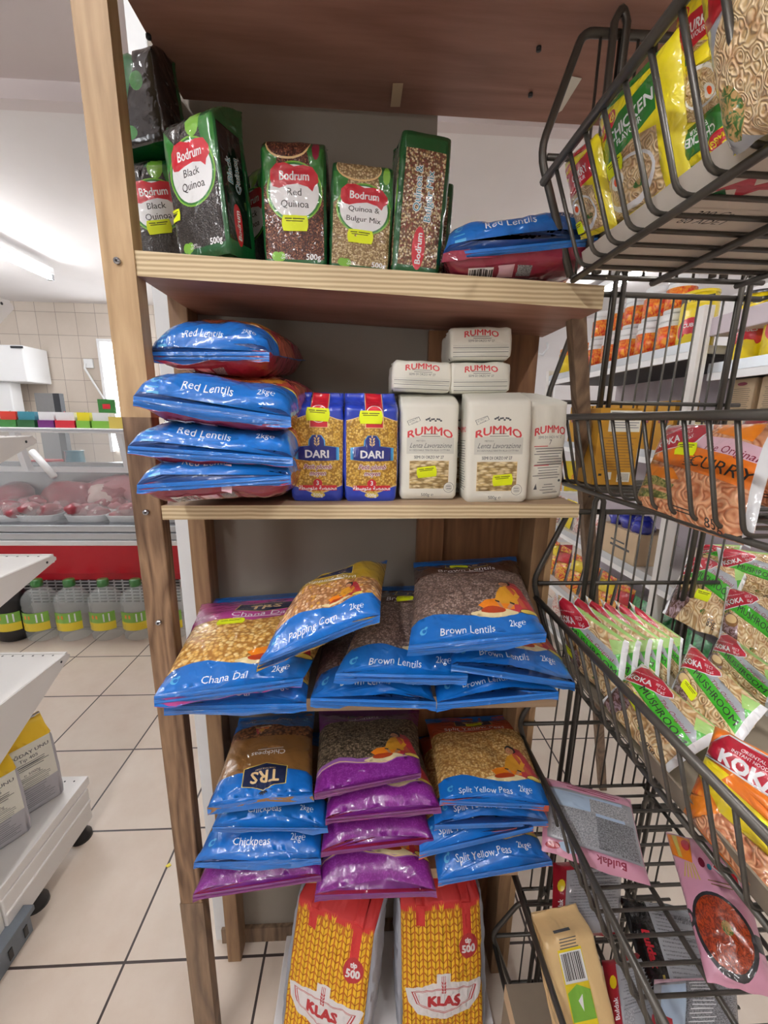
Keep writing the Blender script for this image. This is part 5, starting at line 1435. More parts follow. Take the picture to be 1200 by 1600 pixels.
# the standing row
for i in range(6):
    bx, by = 0.306 + .022 * i + (.010 if i else 0), .585 - .004 * i
    KP([Vector((.372 + .028 * i, .640 - .002 * i, .884 + .004 * i)), Vector((.392 + .028 * i, .520 + .012 * i, .876)), Vector((.348 + .028 * i, .672, 1.004 - .004 * i)), Vector((.412 + .028 * i, .552 + .012 * i, .972 - .006 * i))],
       ['mushroom packet first in the standing row, logo facing out', 'mushroom packet second in the standing row', 'mushroom packet third in the standing row', 'mushroom packet fourth in the standing row',
        'mushroom packet fifth in the standing row, below the leaning one', 'last mushroom packet of the standing row, against the leaning one'][i], 130 + i, top=.011, bot=.011, stick=(.02, .03, 0, .8) if i == 0 else None)
KP([AZ(1035, 958, 0.948), AZ(1128, 1002, 0.937), AZ(1075, 866, 1.029), AZ(1172, 892, 1.024)], 'shiny mushroom packet leaning upright on top of the row', 141, top=.018, stick=(.075, .045, 0))
KP([AZ(1120, 1010, 0.932), AZ(1210, 1060, 0.921), AZ(1135, 915, 1.008), AZ(1240, 950, 1.008)], 'dark shaded mushroom packet at the right edge of the third basket', 142)
KP([AZ(1125, 925, 0.975), AZ(1215, 940, 0.975), AZ(1120, 855, 1.062), AZ(1230, 868, 1.062)], 'mushroom packet highest at the right edge, behind the leaning one', 143)
KP([AZ(1090, 880, 1.008), AZ(1150, 890, 1.008), AZ(1095, 850, 1.051), AZ(1160, 852, 1.062)], 'mushroom packet with only its green top edge showing behind the leaning one', 144, top=.008, bot=.008)
NP('big_noodle_packet', koka_big(), [AZ(1068, 1268, 0.872), AZ(1215, 1440, 0.861), AZ(1118, 1135, 0.959), AZ(1275, 1215, 0.959)], 'large orange and yellow noodle packet with red logo at the lower right', 145, top=.020, back='orange', stick=(.125, .085, 0))
# ---- fourth basket
NP('noodle_packet', buldak('pink'), [AZ(846, 1330, 0.569), AZ(1016, 1384, 0.569), AZ(848, 1214, 0.620), AZ(985, 1250, 0.601)], 'pale pink noodle pack lying back-up in the fourth basket', 151, top=.016, back='buldak_pink', cat='noodle packet')
NP('pan_noodle_packet', hotpot(), [AZ(1105, 1535, 0.569), AZ(1215, 1560, 0.585), AZ(1040, 1300, 0.612), AZ(1150, 1325, 0.672)], 'pink noodle pack with a pan of noodles pictured on it', 152, top=.018, back='buldak_pink')
# ---- fifth basket
NP('noodle_packet', buldak('red'), [AZ(860, 1466, .345), AZ(968, 1462, .345), AZ(864, 1348, .400), AZ(972, 1340, .400)], 'red noodle pack with silver back in the fifth basket', 161, top=.020, back='dark_red')
NP('noodle_packet', buldak('black'), [AZ(1015, 1572, .345), AZ(1138, 1570, .345), AZ(968, 1402, .365), AZ(1078, 1420, .350)], 'black noodle pack with striped silver back in the fifth basket', 162, top=.020, back='black')
NP('noodle_packet', buldak('white'), [AZ(1010, 1680, .355), AZ(1160, 1680, .355), AZ(1022, 1530, .375), AZ(1150, 1525, .375)], 'silver and white pack nearest the viewer at the bottom of the fifth basket', 163, top=.020, back='silver')
NP('noodle_packet', buldak('red'), [AZ(960, 1640, .335), AZ(1045, 1600, .335), AZ(940, 1500, .345), AZ(1040, 1480, .345)], 'white and red pack between the yellow pack and the black one', 164, top=.018, back='dark_red')
p = AZ(925, 1660, .33)
brick('yellow_food_pack', yellow_pack(), (.372, .415, .318), .088, .055, .175, 'yellow pack with a barcode standing tipped back in the fifth basket', 'food pack', None, yaw=.02, lean=-.62, roll=-.10, style='fin', seed=165, back='tan_line', topk=.10)
# ---- carton by the sixth basket
cx = [AZ(790, 1535, .21), AZ(852, 1535, .21)]
cbx = MB().box(cx[0].x, cx[0].y - .16, .062, cx[1].x + .005, cx[0].y + .0, .205, 'cardboard')
cbx.box(cx[0].x - .001, cx[0].y - .161, .17, cx[0].x + .0, cx[0].y, .205, 'cardboard_tan')
tag(cbx.build('brown_carton', bevel=.002), 'plain brown carton low down beside the right-hand flour sack', 'carton')

# ================================================================== WHITE METAL GONDOLA ON THE LEFT
xg = -.868
gd = empty('metal_gondola', (-.95, .95, 0)); tag(gd, 'white metal shop gondola seen end-on at the left edge', 'shop shelving')
def gshelf(p_tip, y_far_z, p_near, zt_thick):
    pass
def bracket_shelf(tip, near_top, near_bot, name='shelf'):
    """tip: pixel of the far top corner; near_top / near_bot: pixels where the top and lower edges leave the frame"""
    a = AX(tip[0], tip[1], xg); b = AX(near_top[0], near_top[1], xg); c = AX(near_bot[0], near_bot[1], xg)
    # run both edges on towards the upright
    b2 = a + (b - a) * 1.25; c2 = Vector((xg, b2.y, a.z - (a.z - c.z) * 1.15))
    b2.z = a.z
    t0 = a + Vector((0, 0, -.016))
    o = MB().prism([a + Vector((0, -.012, 0)), a + Vector((0, 0, -.008)), t0, c2, b2], (-.004, 0, 0), 'white_metal').build('side_bracket', gd)
    s = MB().box(xg - .9, b2.y, a.z - .004, xg - .003, a.y - .012, a.z + .001, 'white_metal').build(name, gd)
    fr = MB().box(xg - .9, a.y - .014, a.z - .022, xg - .003, a.y - .004, a.z + .002, 'white_metal').build('shelf_lip', gd)
    b = MB()
    for i in range(14):
        b.lathe((xg - .03 - i * .028, a.y - .022, a.z + .0009), [(.0026, 0), (.0026, .0006)], 'dark_grey', 8)
    sub_of(gd, s, b, 'ticket_holes')
    b = MB().tube([(xg + .0002, a.y - .035, a.z - .012), (xg + .001, a.y - .035, a.z - .012)], .0035, 'dark_grey', 8)
    sub_of(gd, o, b, 'bracket_hole')
    return a, b2
A1 = bracket_shelf((87, 866), (0, 902), (0, 948))
A2 = bracket_shelf((108, 1018), (0, 1098), (0, 1190))
A0 = bracket_shelf((56, 682), (0, 681), (0, 722))
A00 = bracket_shelf((20, 472), (0, 471), (0, 500))
# base unit with kick panel and end panel
bz = AX(138, 1212, xg); 
yf = bz.y; zb = bz.z
yn = .80
MB().box(xg - .9, yn, zb - .030, xg, yf, zb, 'white_metal').build('base_shelf', gd, bevel=.002)
MB().box(xg - .020, yn, .040, xg + .002, yf - .012, zb - .032, 'white_metal').build('kick_panel', gd, bevel=.003)
MB().box(xg - .018, yn, zb * .55, xg + .006, yf - .012, zb * .60, 'white_metal').build('kick_panel_fold', gd, bevel=.004)
MB().box(xg - .9, yn - .10, .030, xg - .004, yn - .002, 1.9, 'white_metal').build('upright_panel', gd, bevel=.002)
for y in (AZ(128, 1308, 0).y, AZ(60, 1412, 0).y):
    MB().lathe((xg - .018, y, 0), [(.030, 0), (.029, .012), (.016, .030), (.014, .050)], 'black_plastic', 20).build('levelling_foot', gd)
b = MB()
for i in range(8): b.lathe((xg - .03 - i * .028, yf - .02, zb + .0003), [(.0026, 0), (.0026, .0006)], 'dark_grey', 8)
b.build('ticket_holes', gd)
D_FLR = flour()
for i, (px, py, lab) in enumerate(((68, 1262, 'white and yellow flour bag standing furthest back on the gondola base'), (12, 1325, 'white and yellow flour bag at the left edge, nearer on the gondola base'))):
    p = AZ(px, py, zb)
    brick('flour_bag', D_FLR, (p.x - .005, p.y, zb + .001), .115, .075, .25 if i == 0 else .235, lab, 'flour bag', None, yaw=.95, lean=-.02, roll=-.02, style='roof', seed=201 + i, back='flour_yellow', topk=.14, bulge=.006)
# grey plastic crate corner at the lower left
c0 = AZ(22, 1500, 0)
b = MB().box(c0.x - .30, c0.y - .22, 0, c0.x, c0.y + .06, .060, 'grey_plastic')
for i in range(5): b.box(c0.x + .0, c0.y + .035 - i * .045, .012, c0.x + .002, c0.y + .047 - i * .045, .042, 'black_plastic')
b.box(c0.x - .30, c0.y - .22, .060, c0.x + .008, c0.y + .068, .075, 'grey_plastic')
tag(b.build('plastic_crate', bevel=.004), 'low grey plastic crate on the floor at the lower left edge', 'crate')
lf = AZ(263, 1354, 0)
tag(MB().prism([(lf.x - .008, lf.y, .001), (lf.x, lf.y - .004, .001), (lf.x + .008, lf.y + .002, .001), (lf.x, lf.y + .009, .001)], (0, 0, .002), 'maggi_yellow').build('paper_scrap'), 'tiny yellow scrap lying on the floor tiles', 'scrap')

# ================================================================== BUTCHER'S COUNTER
YC = 2.45
ct = empty('meat_counter', (-2.2, 2.8, 0)); tag(ct, 'red and grey refrigerated meat counter with glass top across the back left', 'counter')
def cz(px, py, y): return AY(px, py, y).z
xl, xr = -4.2, -.95
zr0, zr1 = cz(100, 897, YC), cz(100, 852, YC)
zdk = cz(100, 822, YC)
MB().box(xl, YC, zr0, xr, YC + .12, zr1, 'red_panel').build('red_panel', ct, bevel=.004)
MB().box(xl, YC + .015, zr0 - .045, xr, YC + .12, zr0, 'red_panel').build('lower_red_panel', ct, bevel=.004)
MB().box(xl, YC + .20, .0, xr, YC + .24, zr0, 'bright_metal').build('plinth', ct)
b = MB()
for i in range(60):
    for k in range(9):
        b.box(xl + .06 + i * .054, YC + .193, zr0 - .10 - k * .022, xl + .06 + i * .054 + .040, YC + .2005, zr0 - .092 - k * .022, 'dark_grey')
b.build('plinth_grille', ct)['kind'] = 'stuff'
for k, (za, zb2, yy, mm) in enumerate(((zr1, zr1 + (zdk - zr1) * .25, YC - .012, 'bright_metal'), (zr1 + (zdk - zr1) * .28, zr1 + (zdk - zr1) * .62, YC, 'aluminium'), (zr1 + (zdk - zr1) * .66, zdk, YC + .01, 'aluminium'))):
    MB().box(xl, yy, za, xr, YC + .14, zb2, mm).build('front_rail', ct, bevel=.004)
MB().box(xl, YC + .02, zdk - .03, xr, YC + .85, zdk + .002, 'steel').build('display_deck', ct)
yb = YC + .62
zgl = cz(100, 742, yb)
MB().box(xl, YC + .55, zdk, xr, YC + .60, zgl + .10, 'steel').build('rear_riser', ct)
zt_ = cz(100, 668, YC + .45)
MB().box(xl, YC + .30, zt_ - .030, xr, YC + .62, zt_, 'bright_metal').build('top_shelf', ct, bevel=.004)
MB().box(xl, YC + .295, zt_ - .018, xr, YC + .30, zt_ - .006, 'aluminium').build('shelf_edge', ct)
zw = cz(100, 732, YC + .55)
MB().box(xl, YC + .50, zw - .02, xr, YC + .70, zw + .015, 'bright_metal').build('work_ledge', ct)
for x in (-3.6, -2.30, -1.63):
    MB().hexa([(x, YC + .42, zw), (x + .035, YC + .42, zw), (x + .035, YC + .47, zw), (x, YC + .47, zw), (x + .0, YC + .36, zt_ - .03), (x + .035, YC + .36, zt_ - .03), (x + .035, YC + .41, zt_ - .03), (x, YC + .41, zt_ - .03)], 'bright_metal').build('glass_bracket', ct)
g = MB().prism([(xl, YC + .05, zdk + .01), (xl, YC + .30, zt_ - .02), (xl, YC + .306, zt_ - .02), (xl, YC + .056, zdk + .01)], (xr - xl, 0, 0), 'cabinet_glass'); g.build('front_glass', ct)
p1, p2 = AY(50, 705, YC + .2), AY(85, 745, YC + .15)
MB().tube([p1, p2], .020, 'bright_metal', 8).build('glass_clamp', ct)
# trays of wrapped meat
rr = random.Random(5)
def blob(b, c, sx, sy, sz, mat, sd, rot=0.0, n=14, m_=9):
    vs = []; fs = []
    for j in range(m_ + 1):
        ph = -PI / 2 + PI * j / m_
        for i in range(n):
            th = 2 * PI * i / n
            v = Vector((math.cos(ph) * math.cos(th), math.cos(ph) * math.sin(th), math.sin(ph)))
            k = 1 + .35 * noise.noise(v * 1.3 + Vector((sd * 3.1, 0, 0))) + .12 * noise.noise(v * 4 + Vector((sd, 5, 0)))
            v = Vector((v.x * sx * k, v.y * sy * k, v.z * sz * k))
            vs.append(Vector(c) + Matrix.Rotation(rot, 3, 'Z') @ v)
    for j in range(m_):
        for i in range(n): fs.append((j * n + i, j * n + (i + 1) % n, (j + 1) * n + (i + 1) % n, (j + 1) * n + i))
    b.add(vs, fs, mat, True)
def tray(x, y, w, d, label, sd):
    z = zdk + .003
    o = empty('meat_tray', (x, y, z)); tag(o, label, 'meat tray')
    b = MB(); n = 28; vs = []
    prof = [(.0, .004), (.80, .004), (.86, .002), (.96, .040), (1.0, .044), (1.0, .040), (.97, .036), (.88, 0), (.0, 0)]
    for r, zz in prof:
        for j in range(n):
            a = 2 * PI * j / n; ca, sa = math.cos(a), math.sin(a)
            q = (abs(ca) ** 4 + abs(sa) ** 4) ** -.25
            vs.append((x + w / 2 * r * ca * q, y + d / 2 * r * sa * q, z + zz))
    fs = [(i * n + j, i * n + (j + 1) % n, (i + 1) * n + (j + 1) % n, (i + 1) * n + j) for i in range(len(prof) - 1) for j in range(n)]
    b.add(vs, fs, 'white_plastic', True); b.build('tray_base', o)
    for k in range(5):
        b = MB(); cx_ = x + (rr.random() - .5) * w * .55; cy_ = y + (rr.random() - .5) * d * .5
        blob(b, (cx_, cy_, z + .035 + .010 * k), w * .26, d * .24, .035, rr.choice(['meat_red', 'meat_red', 'meat_pink']), sd + k, rr.random() * 3)
        blob(b, (cx_ + .01, cy_ - .02, z + .042 + .010 * k), w * .12, d * .07, .018, 'fat', sd + k + 9, rr.random() * 3)
        b.build('meat_cut', o)
    b = MB(); blob(b, (x, y, z + .040), w * .46, d * .46, .055, 'cling_film', sd + 20, 0, 20, 10); b.build('cling_wrap', o)
    return o
txt = ['leftmost wrapped tray of meat in the front row', 'second wrapped meat tray from the left in the front row', 'third wrapped meat tray from the left, rim nearest the post', 'wrapped meat tray just left of the wooden post', 'wrapped meat tray glimpsed right of the wooden post']
for i, px in enumerate((15, 68, 142, 205, 268)):
    p = AY(px, 812, YC + .16); tray(p.x, YC + .17, .25, .20, txt[i], i * 7 + 1)
for i, (px, lab) in enumerate(((40, 'wrapped meat tray in the second row at the left'), (105, 'wrapped meat tray in the second row, middle'), (175, 'wrapped meat tray in the second row beside the post'))):
    p = AY(px, 790, YC + .36); tray(p.x, YC + .37, .27, .19, lab, i * 5 + 60)
for i, (px, py, sx_, sz_, m_, lab) in enumerate(((18, 757, .14, .05, 'meat_red', 'dark red joint of meat at the back left of the counter'), (118, 760, .20, .075, 'meat_red', 'large red joint of meat in the middle of the counter'), (135, 748, .12, .05, 'meat_pink', 'pale cut of meat behind the large red joint'), (180, 752, .20, .085, 'meat_pink', 'big pink joint of meat beside the post'), (178, 775, .16, .06, 'meat_red', 'red rib piece lying in front of the pink joint'), (165, 768, .10, .05, 'fat', 'piece of pale fat between the joints'))):
    y_ = YC + (.50 if i < 5 else .42) - (.06 if i in (1, 4) else 0)
    p = AY(px, py, y_)
    b = MB(); blob(b, (p.x, y_, zdk + .085 + (.02 if i > 1 else 0)), sx_ * .95, .12, sz_ * 1.7, m_, 90 + i * 3)
    tag(b.build('meat_joint'), lab, 'meat')
# small cartons and boxes along the counter top
bx = [(0, 28, 'green', 'snack_mix', 'green box of sachets at the left end of the counter top'), (28, 57, 'dark_green', 'teal', 'dark green display box second along the counter top'), (60, 87, 'purple', 'white', 'purple and white open display box on the counter top'),
      (87, 119, 'red', 'white', 'red and white open display box on the counter top'), (120, 143, 'lime', 'maggi_yellow', 'yellow-green open box of sachets on the counter top'), (144, 173, 'lime', 'white', 'tall green display box with raised lid on the counter top'), (171, 200, 'bowl', 'yellow', 'low yellow carton on the counter top against the post')]
for i, (a, c, m1, m2, lab) in enumerate(bx):
    y_ = YC + .36
    pa, pc = AY(a, 668, y_), AY(c - 2, 668, y_); h_ = .105 if i != 6 else .075
    o = empty('display_box', ((pa.x + pc.x) / 2, y_ + .05, zt_)); tag(o, lab, 'display box')
    MB().box(pa.x, y_, zt_ + .0005, pc.x, y_ + .10, zt_ + h_ * (.45 if i < 6 else 1), m1).build('box_front', o)
    if i < 6:
        MB().box(pa.x + .003, y_ + .012, zt_ + h_ * .4, pc.x - .003, y_ + .09, zt_ + h_ * .95, m2).build('box_inside', o)
        MB().hexa([(pa.x, y_, zt_ + .001), (pa.x + .003, y_, zt_ + .001), (pa.x + .003, y_ + .1, zt_ + .001), (pa.x, y_ + .1, zt_ + .001), (pa.x, y_ + .01, zt_ + h_ * .5), (pa.x + .003, y_ + .01, zt_ + h_ * .5), (pa.x + .003, y_ + .1, zt_ + h_), (pa.x, y_ + .1, zt_ + h_)], m1).build('box_side', o)
    if i == 5: MB().box(pa.x, y_ + .09, zt_ + h_ * .9, pc.x, y_ + .10, zt_ + h_ * 1.8, 'green').box(pa.x + .03, y_ + .088, zt_ + h_ * 1.2, pc.x - .03, y_ + .09, zt_ + h_ * 1.5, 'red').build('raised_lid', o)
# bowl and tub behind the glass
p = AY(112, 700, YC + .62); tag(MB().lathe((p.x, YC + .64, zw + .016), [(.05, 0), (.062, .02), (.058, .10), (.066, .105)], 'teal', 20).build('blue_tub'), 'blue tub behind the counter glass', 'tub')
p = AY(68, 712, YC + .60); tag(MB().box(p.x - .08, YC + .56, zw + .016, p.x + .08, YC + .68, zw + .055, 'red_panel').build('red_dish', bevel=.006), 'red dish behind the counter glass', 'dish')
# water bottles on the floor in front of the plinth
def bottle(px, clearb, label, grp):
    p = AZ(px, 990, 0); x, y = p.x, 2.345
    o = empty('water_bottle' if clearb else 'oil_bottle', (x, y, 0)); tag(o, label, 'bottle', grp)
    body = 'clear_plastic' if clearb else 'black_plastic'
    prof = [(.070, 0), (.085, .012), (.088, .05), (.084, .07), (.088, .09), (.086, .165), (.080, .18), (.088, .20), (.084, .215), (.088, .235), (.082, .265), (.060, .295), (.034, .312), (.024, .318), (.024, .335)]
    MB().lathe((x, y, 0), prof, body, 24).build('bottle_body', o)
    if clearb: MB().lathe((x, y, .335), [(.030, -.012), (.031, .0), (.030, .026), (.026, .030)], 'green', 16).build('bottle_cap', o)
    b = MB(); vs = []; n = 10
    for k, (z, ) in enumerate(((.075,), (.125,), (.188,))):
        for j in range(n + 1):
            a = PI * 1.18 + PI * .64 * j / n
            vs.append((x + .0895 * math.cos(a), y + .0895 * math.sin(a), z))
    b.add(vs, [(j, j + 1, n + 2 + j, n + 1 + j) for j in range(n)], 'yellow', True)
    b.add(vs, [(n + 1 + j, n + 2 + j, 2 * n + 3 + j, 2 * n + 2 + j) for j in range(n)], 'lime', True)
    lb = b.build('bottle_label', o)
    q = MB().add([(x + .0905 * math.cos(a), y + .0905 * math.sin(a), z) for z in (.13, .180) for a in (PI * 1.60, PI * 1.72)], [(0, 1, 3, 2)], 'white')
    q.add([(x + .0905 * math.cos(a), y + .0905 * math.sin(a), z) for z in (.150, .172) for a in (PI * 1.38, PI * 1.50)], [(0, 1, 3, 2)], 'orange')
    sub_of(o, lb, q, 'label_print')
for i, px in enumerate((77, 125, 175, 223, 274)):
    bottle(px, True, ['clear bottle with green cap, leftmost of the five clear ones', 'second clear green-capped bottle from the left', 'middle one of the five clear green-capped bottles', 'clear green-capped bottle partly behind the wooden post', 'clear green-capped bottle right of the wooden post'][i], None)
bottle(35, False, 'dark bottle with green label beside the clear bottles', None)
bottle(-8, False, 'dark bottle cut off by the left edge of the photo', None)
# back wall things
p = AY(30, 590, 4.3)
mc = empty('wall_machine', (p.x, 4.4, 1.4)); tag(mc, 'white cabinet machine on the far wall behind the counter', 'machine')
a, c = AY(-40, 540, 4.4), AY(56, 598, 4.4)
MB().box(a.x, 4.3, c.z, c.x, 4.62, a.z, 'bright_metal').build('cabinet_body', mc, bevel=.01)
MB().box(c.x - .10, 4.29, a.z - .03, c.x + .01, 4.30, a.z - .01, 'dark_grey').build('name_plate', mc)
a2, c2 = AY(0, 597, 4.35), AY(22, 650, 4.35)
MB().box(a.x, 4.36, c2.z, c2.x, 4.5, c.z, 'bright_metal').build('cabinet_stem', mc, bevel=.01)
a, c = AY(53, 614, 4.2), AY(100, 668, 4.2)
b = MB().box(a.x, 4.2, 0, c.x - .06, 4.25, a.z, 'grey_metal').box(c.x - .06, 4.2, 0, c.x, 4.26, a.z, 'dark_grey')
tag(b.build('steel_screen'), 'grey steel panel standing behind the counter', 'panel')
a = AY(138, 568, 4.62)
o = empty('wall_socket', (a.x, 4.63, a.z)); tag(o, 'white wall socket with a dangling cable on the tiled wall', 'socket')
MB().box(a.x - .045, 4.615, a.z - .045, a.x + .045, 4.638, a.z + .045, 'white_plastic').build('socket_plate', o, bevel=.004)
e = AY(163, 624, 4.60)
MB().tube([(a.x - .02, 4.60, a.z), (a.x - .03, 4.60, a.z - .05), ((a.x + e.x) / 2 - .02, 4.60, (a.z + e.z) / 2 - .02), (e.x, 4.60, e.z)], .010, 'white_plastic', 8).build('cable', o)

# ================================================================== LAMPS
def tube_lamp(x, y0, y1, z, label, r=.018, glow='tube_glow'):
    o = empty('tube_light', (x, (y0 + y1) / 2, z)); tag(o, label, 'ceiling light')
    MB().box(x - .028, y0 - .02, z + .02, x + .028, y1 + .02, z + .065, 'white_plastic').build('lamp_housing', o, bevel=.004)
    MB().tube([(x, y0, z), (x, y1, z)], r, glow, 12).build('lamp_tube', o)
    for yy in (y0 - .012, y1 + .012): MB().box(x - .02, yy - .012, z - .022, x + .02, yy + .012, z + .03, 'steel' if yy > y1 else 'white_plastic').build('lamp_holder', o, bevel=.003)
    return o
tube_lamp(-2.34, 2.05, 3.46, 2.31, 'glowing fluorescent tube on the ceiling at the upper left', glow='far_tube_glow')
tube_lamp(-3.1, 2.2, 3.6, 2.33, 'added fluorescent tube over the meat counter, unseen left of the glowing one', glow='far_tube_glow')  # extra lamp added out of view to brighten the dim meat counter
tube_lamp(-1.25, 2.9, 4.2, 2.33, 'added fluorescent tube, unseen over the right end of the meat counter', glow='far_tube_glow')  # second lamp added to lift the counter, hidden by the shelving
tube_lamp(-.75, -1.3, .1, 2.39, 'fluorescent tube over the aisle left of the viewer')
tube_lamp(.75, -1.0, .4, 2.39, 'fluorescent tube over the baskets')
tube_lamp(1.9, 2.2, 3.6, 2.33, 'added fluorescent tube over the right-hand shelving', glow='far_tube_glow')  # lamp added to bring more light to the rear of the room

# ================================================================== RIGHT-HAND SHELVING BEHIND THE BASKETS
xs_ = 1.15
rg = empty('white_shelving', (1.4, 1.8, 0)); tag(rg, 'white metal shop shelving full of jars and packets behind the baskets', 'shop shelving')
zu = 1.578; zl = .700; zmid = 1.19; zq = .36
def rshelf(z, y0, y1, x0=xs_, mat='bright_metal'):
    s = MB().box(x0 + .012, y0, z - .028, 1.62, y1, z, 'white_metal'); s.box(x0 + .012, y0, z - .040, 1.62, y1, z - .029, 'dark_grey')
    o = s.build('shelf', rg)
    e = MB().box(x0, y0, z - .045, x0 + .012, y1, z + .0, 'bright_metal'); sub_of(rg, o, e, 'shelf_edge')
    t = MB().box(x0 - .002, y0, z - .020, x0 + .0, y1, z + .012, 'aluminium'); sub_of(rg, o, t, 'price_rail')
rshelf(zu, 1.47, 2.62); rshelf(zl, 1.0, 2.62); rshelf(zmid, 1.0, 2.62, 1.18); rshelf(zq, 1.0, 2.62); rshelf(.10, 1.0, 2.62)
rshelf(1.50, .9, 1.44, 1.20)
for y in (1.455, 2.62, .92):
    MB().box(xs_ - .004, y - .018, 0, xs_ + .035, y + .018, 1.70 if y < 2 else 1.62, 'white_metal').build('upright', rg, bevel=.002)
MB().box(1.60, .9, 0, 1.63, 2.62, 1.62, 'lilac_panel').build('back_panel', rg)
MB().box(1.18, .90, 1.60, 1.62, 1.44, 1.66, 'lilac_panel').build('header_panel', rg, bevel=.003)
# jars in two tiers on the upper shelf
k = 0
jl = [('orange tub with a red spot at the far left of the jar shelf', 2.50), ('orange tub behind the grey batten', 2.33)]
for lab, y in jl:
    jar('spread_tub', (1.215, y, zu + .001), .056, .15, 'orange', 'orange', lab, 'tub', None, 'yellow', .12)
ys = [2.18, 2.05, 1.92, 1.79, 1.66]
for i, y in enumerate(ys):
    jar('powder_jar', (1.21, y, zu + .001), .052, .14, 'white_plastic', 'white_plastic', ['white-lidded flame-label jar furthest left on the lower tier', 'flame-label jar second from left on the lower tier', 'flame-label jar in the middle of the lower tier', 'flame-label jar fourth from left on the lower tier', 'flame-label jar beside the yellow priced tubs, lower tier'][i], 'jar', None, 'flame', .2)
    if i > 0 or True: jar('powder_jar', (1.215, y - .01, zu + .143), .050, .13, 'white_plastic', 'white_plastic', ['flame-label jar furthest left on the upper tier', 'flame-label jar second from left on the upper tier', 'flame-label jar in the middle of the upper tier', 'flame-label jar fourth from left on the upper tier', 'flame-label jar beside the yellow priced tubs, upper tier'][i], 'jar', None, 'flame', .2)
d = Design(-.060, 0, .060, .15, 'yellow', .02); d.rect(-.06, .118, .06, .142, 'ink'); d.text('\u00a32.99', .0, .130, .015, 'yellow', bold=.04); d.ell(0, .03, .05, .04, 'red', 24); d.text('CUBES', 0, .045, .013, 'white', bold=.03)
for i, y in enumerate((1.545, 1.36, 1.24)):
    z_ = zu if i == 0 else 1.501
    o = jar('priced_tub', (1.215 if i == 0 else 1.26, y, z_ + .001), .058, .19 if i == 0 else .215, 'yellow', 'ink' if i else 'yellow', ['yellow tub with a £2.99 band left of the white upright', 'yellow £2.99 tub right of the white upright', 'red lidded £2.99 tub at the right of the far shelf'][i], 'tub', None, None, .06)
    cxx, cyy = (1.215 if i == 0 else 1.26), y
    def wrapf(x, yy, cxx=cxx, cyy=cyy, z_=z_, i=i):
        a = PI * 1.18 + x / .058
        return Vector((cxx + .0590 * math.cos(a), cyy + .0590 * math.sin(a), z_ + (.030 if i == 0 else .055) + yy))
    sheet('printed_wrap', d, wrapf, o, Vector(o.location))
# mid shelf: golden cartons and cream packets
for i in range(8):
    y = 2.45 - .125 * i
    if y < 1.48 or i > 6: break
    tag(MB().box(1.262, y - .055, zmid + .001, 1.36, y + .055, zmid + .21, 'cardboard_gold').box(1.2605, y - .030, zmid + .12, 1.2625, y + .03, zmid + .16, 'maroon').build('golden_packet_box'), ['furthest golden box on the middle far shelf', 'second furthest golden box on the middle far shelf', 'third golden box on the middle far shelf', 'fourth golden box on the middle far shelf', 'fifth golden box on the middle far shelf', 'sixth golden box on the middle far shelf', 'seventh golden box on the middle far shelf, nearest the bay divider', ''][i], 'box')
D_CRM = Design(0, 0, .1, .17, 'cardboard_tan', .02); D_CRM.ell(.05, .15, .02, .008, 'maroon', 12); D_CRM.lines(.012, .13, .088, 12, .009, .003, 'cardboard', .1)
for i in range(4):
    y = 1.36 - .115 * i
    tier = 0
    for tier in (0, 1):
        tag_l = ['first', 'second', 'third', 'fourth'][i] + ' cream packet from the white upright, ' + ('lower' if tier == 0 else 'upper') + ' row'
        o = MB().box(1.262, y - .050, zmid + .001 + .135 * tier, 1.33, y + .050, zmid + .133 + .135 * tier, 'cardboard_tan').build('cream_packet', bevel=.006); tag(o, tag_l, 'packet')
        sheet('packet_print', D_CRM, lambda a, b, y=y, tier=tier: Vector((1.2612, y + .046 - a * .92, zmid + .006 + .135 * tier + b * .72)), o, Vector(o.location))
p = AX(1078, 640, 1.20)
jar('sauce_jar', (1.222, p.y, zmid + .001), .036, .165, 'cream', 'black', 'small jar with black lid on the middle far shelf', 'jar', None, 'pale_pink', .25)
p = AX(932, 640, 1.20)
jar('sauce_jar', (1.222, p.y, zmid + .001), .036, .135, 'orange', 'bright_orange', 'jar with orange lid at the left of the middle far shelf', 'jar', None, 'yellow', .2)
# lower shelf: carton of blue sweets, white packets
cr = MB().box(1.17, 1.62, zl + .001, 1.34, 1.88, zl + .14, 'cardboard_tan')
cr.box(1.169, 1.66, zl + .05, 1.170, 1.80, zl + .06, 'paper_ink').box(1.169, 1.70, zl + .075, 1.170, 1.80, zl + .082, 'paper_ink')
tag(cr.build('open_carton'), 'tan carton on the low far shelf holding blue packets', 'carton')
for i in range(5):
    b = MB(); blob(b, (1.22 + .03 * (i % 2), 1.66 + .045 * i, zl + .165 + .01 * (i % 2)), .045, .04, .035, 'deep_blue', 300 + i, i, 12, 8)
    tag(b.build('blue_packet'), ['nearest blue foil packet in the tan carton', 'second blue foil packet in the tan carton', 'middle blue foil packet in the tan carton', 'fourth blue foil packet in the tan carton', 'furthest blue foil packet in the tan carton'][i], 'packet')
tag(MB().box(1.18, 1.08, zl + .001, 1.36, 1.36, zl + .17, 'cardboard_white').box(1.179, 1.12, zl + .06, 1.180, 1.22, zl + .13, 'paper_ink').build('white_carton'), 'greyish carton on the low shelf right of the white upright', 'carton')
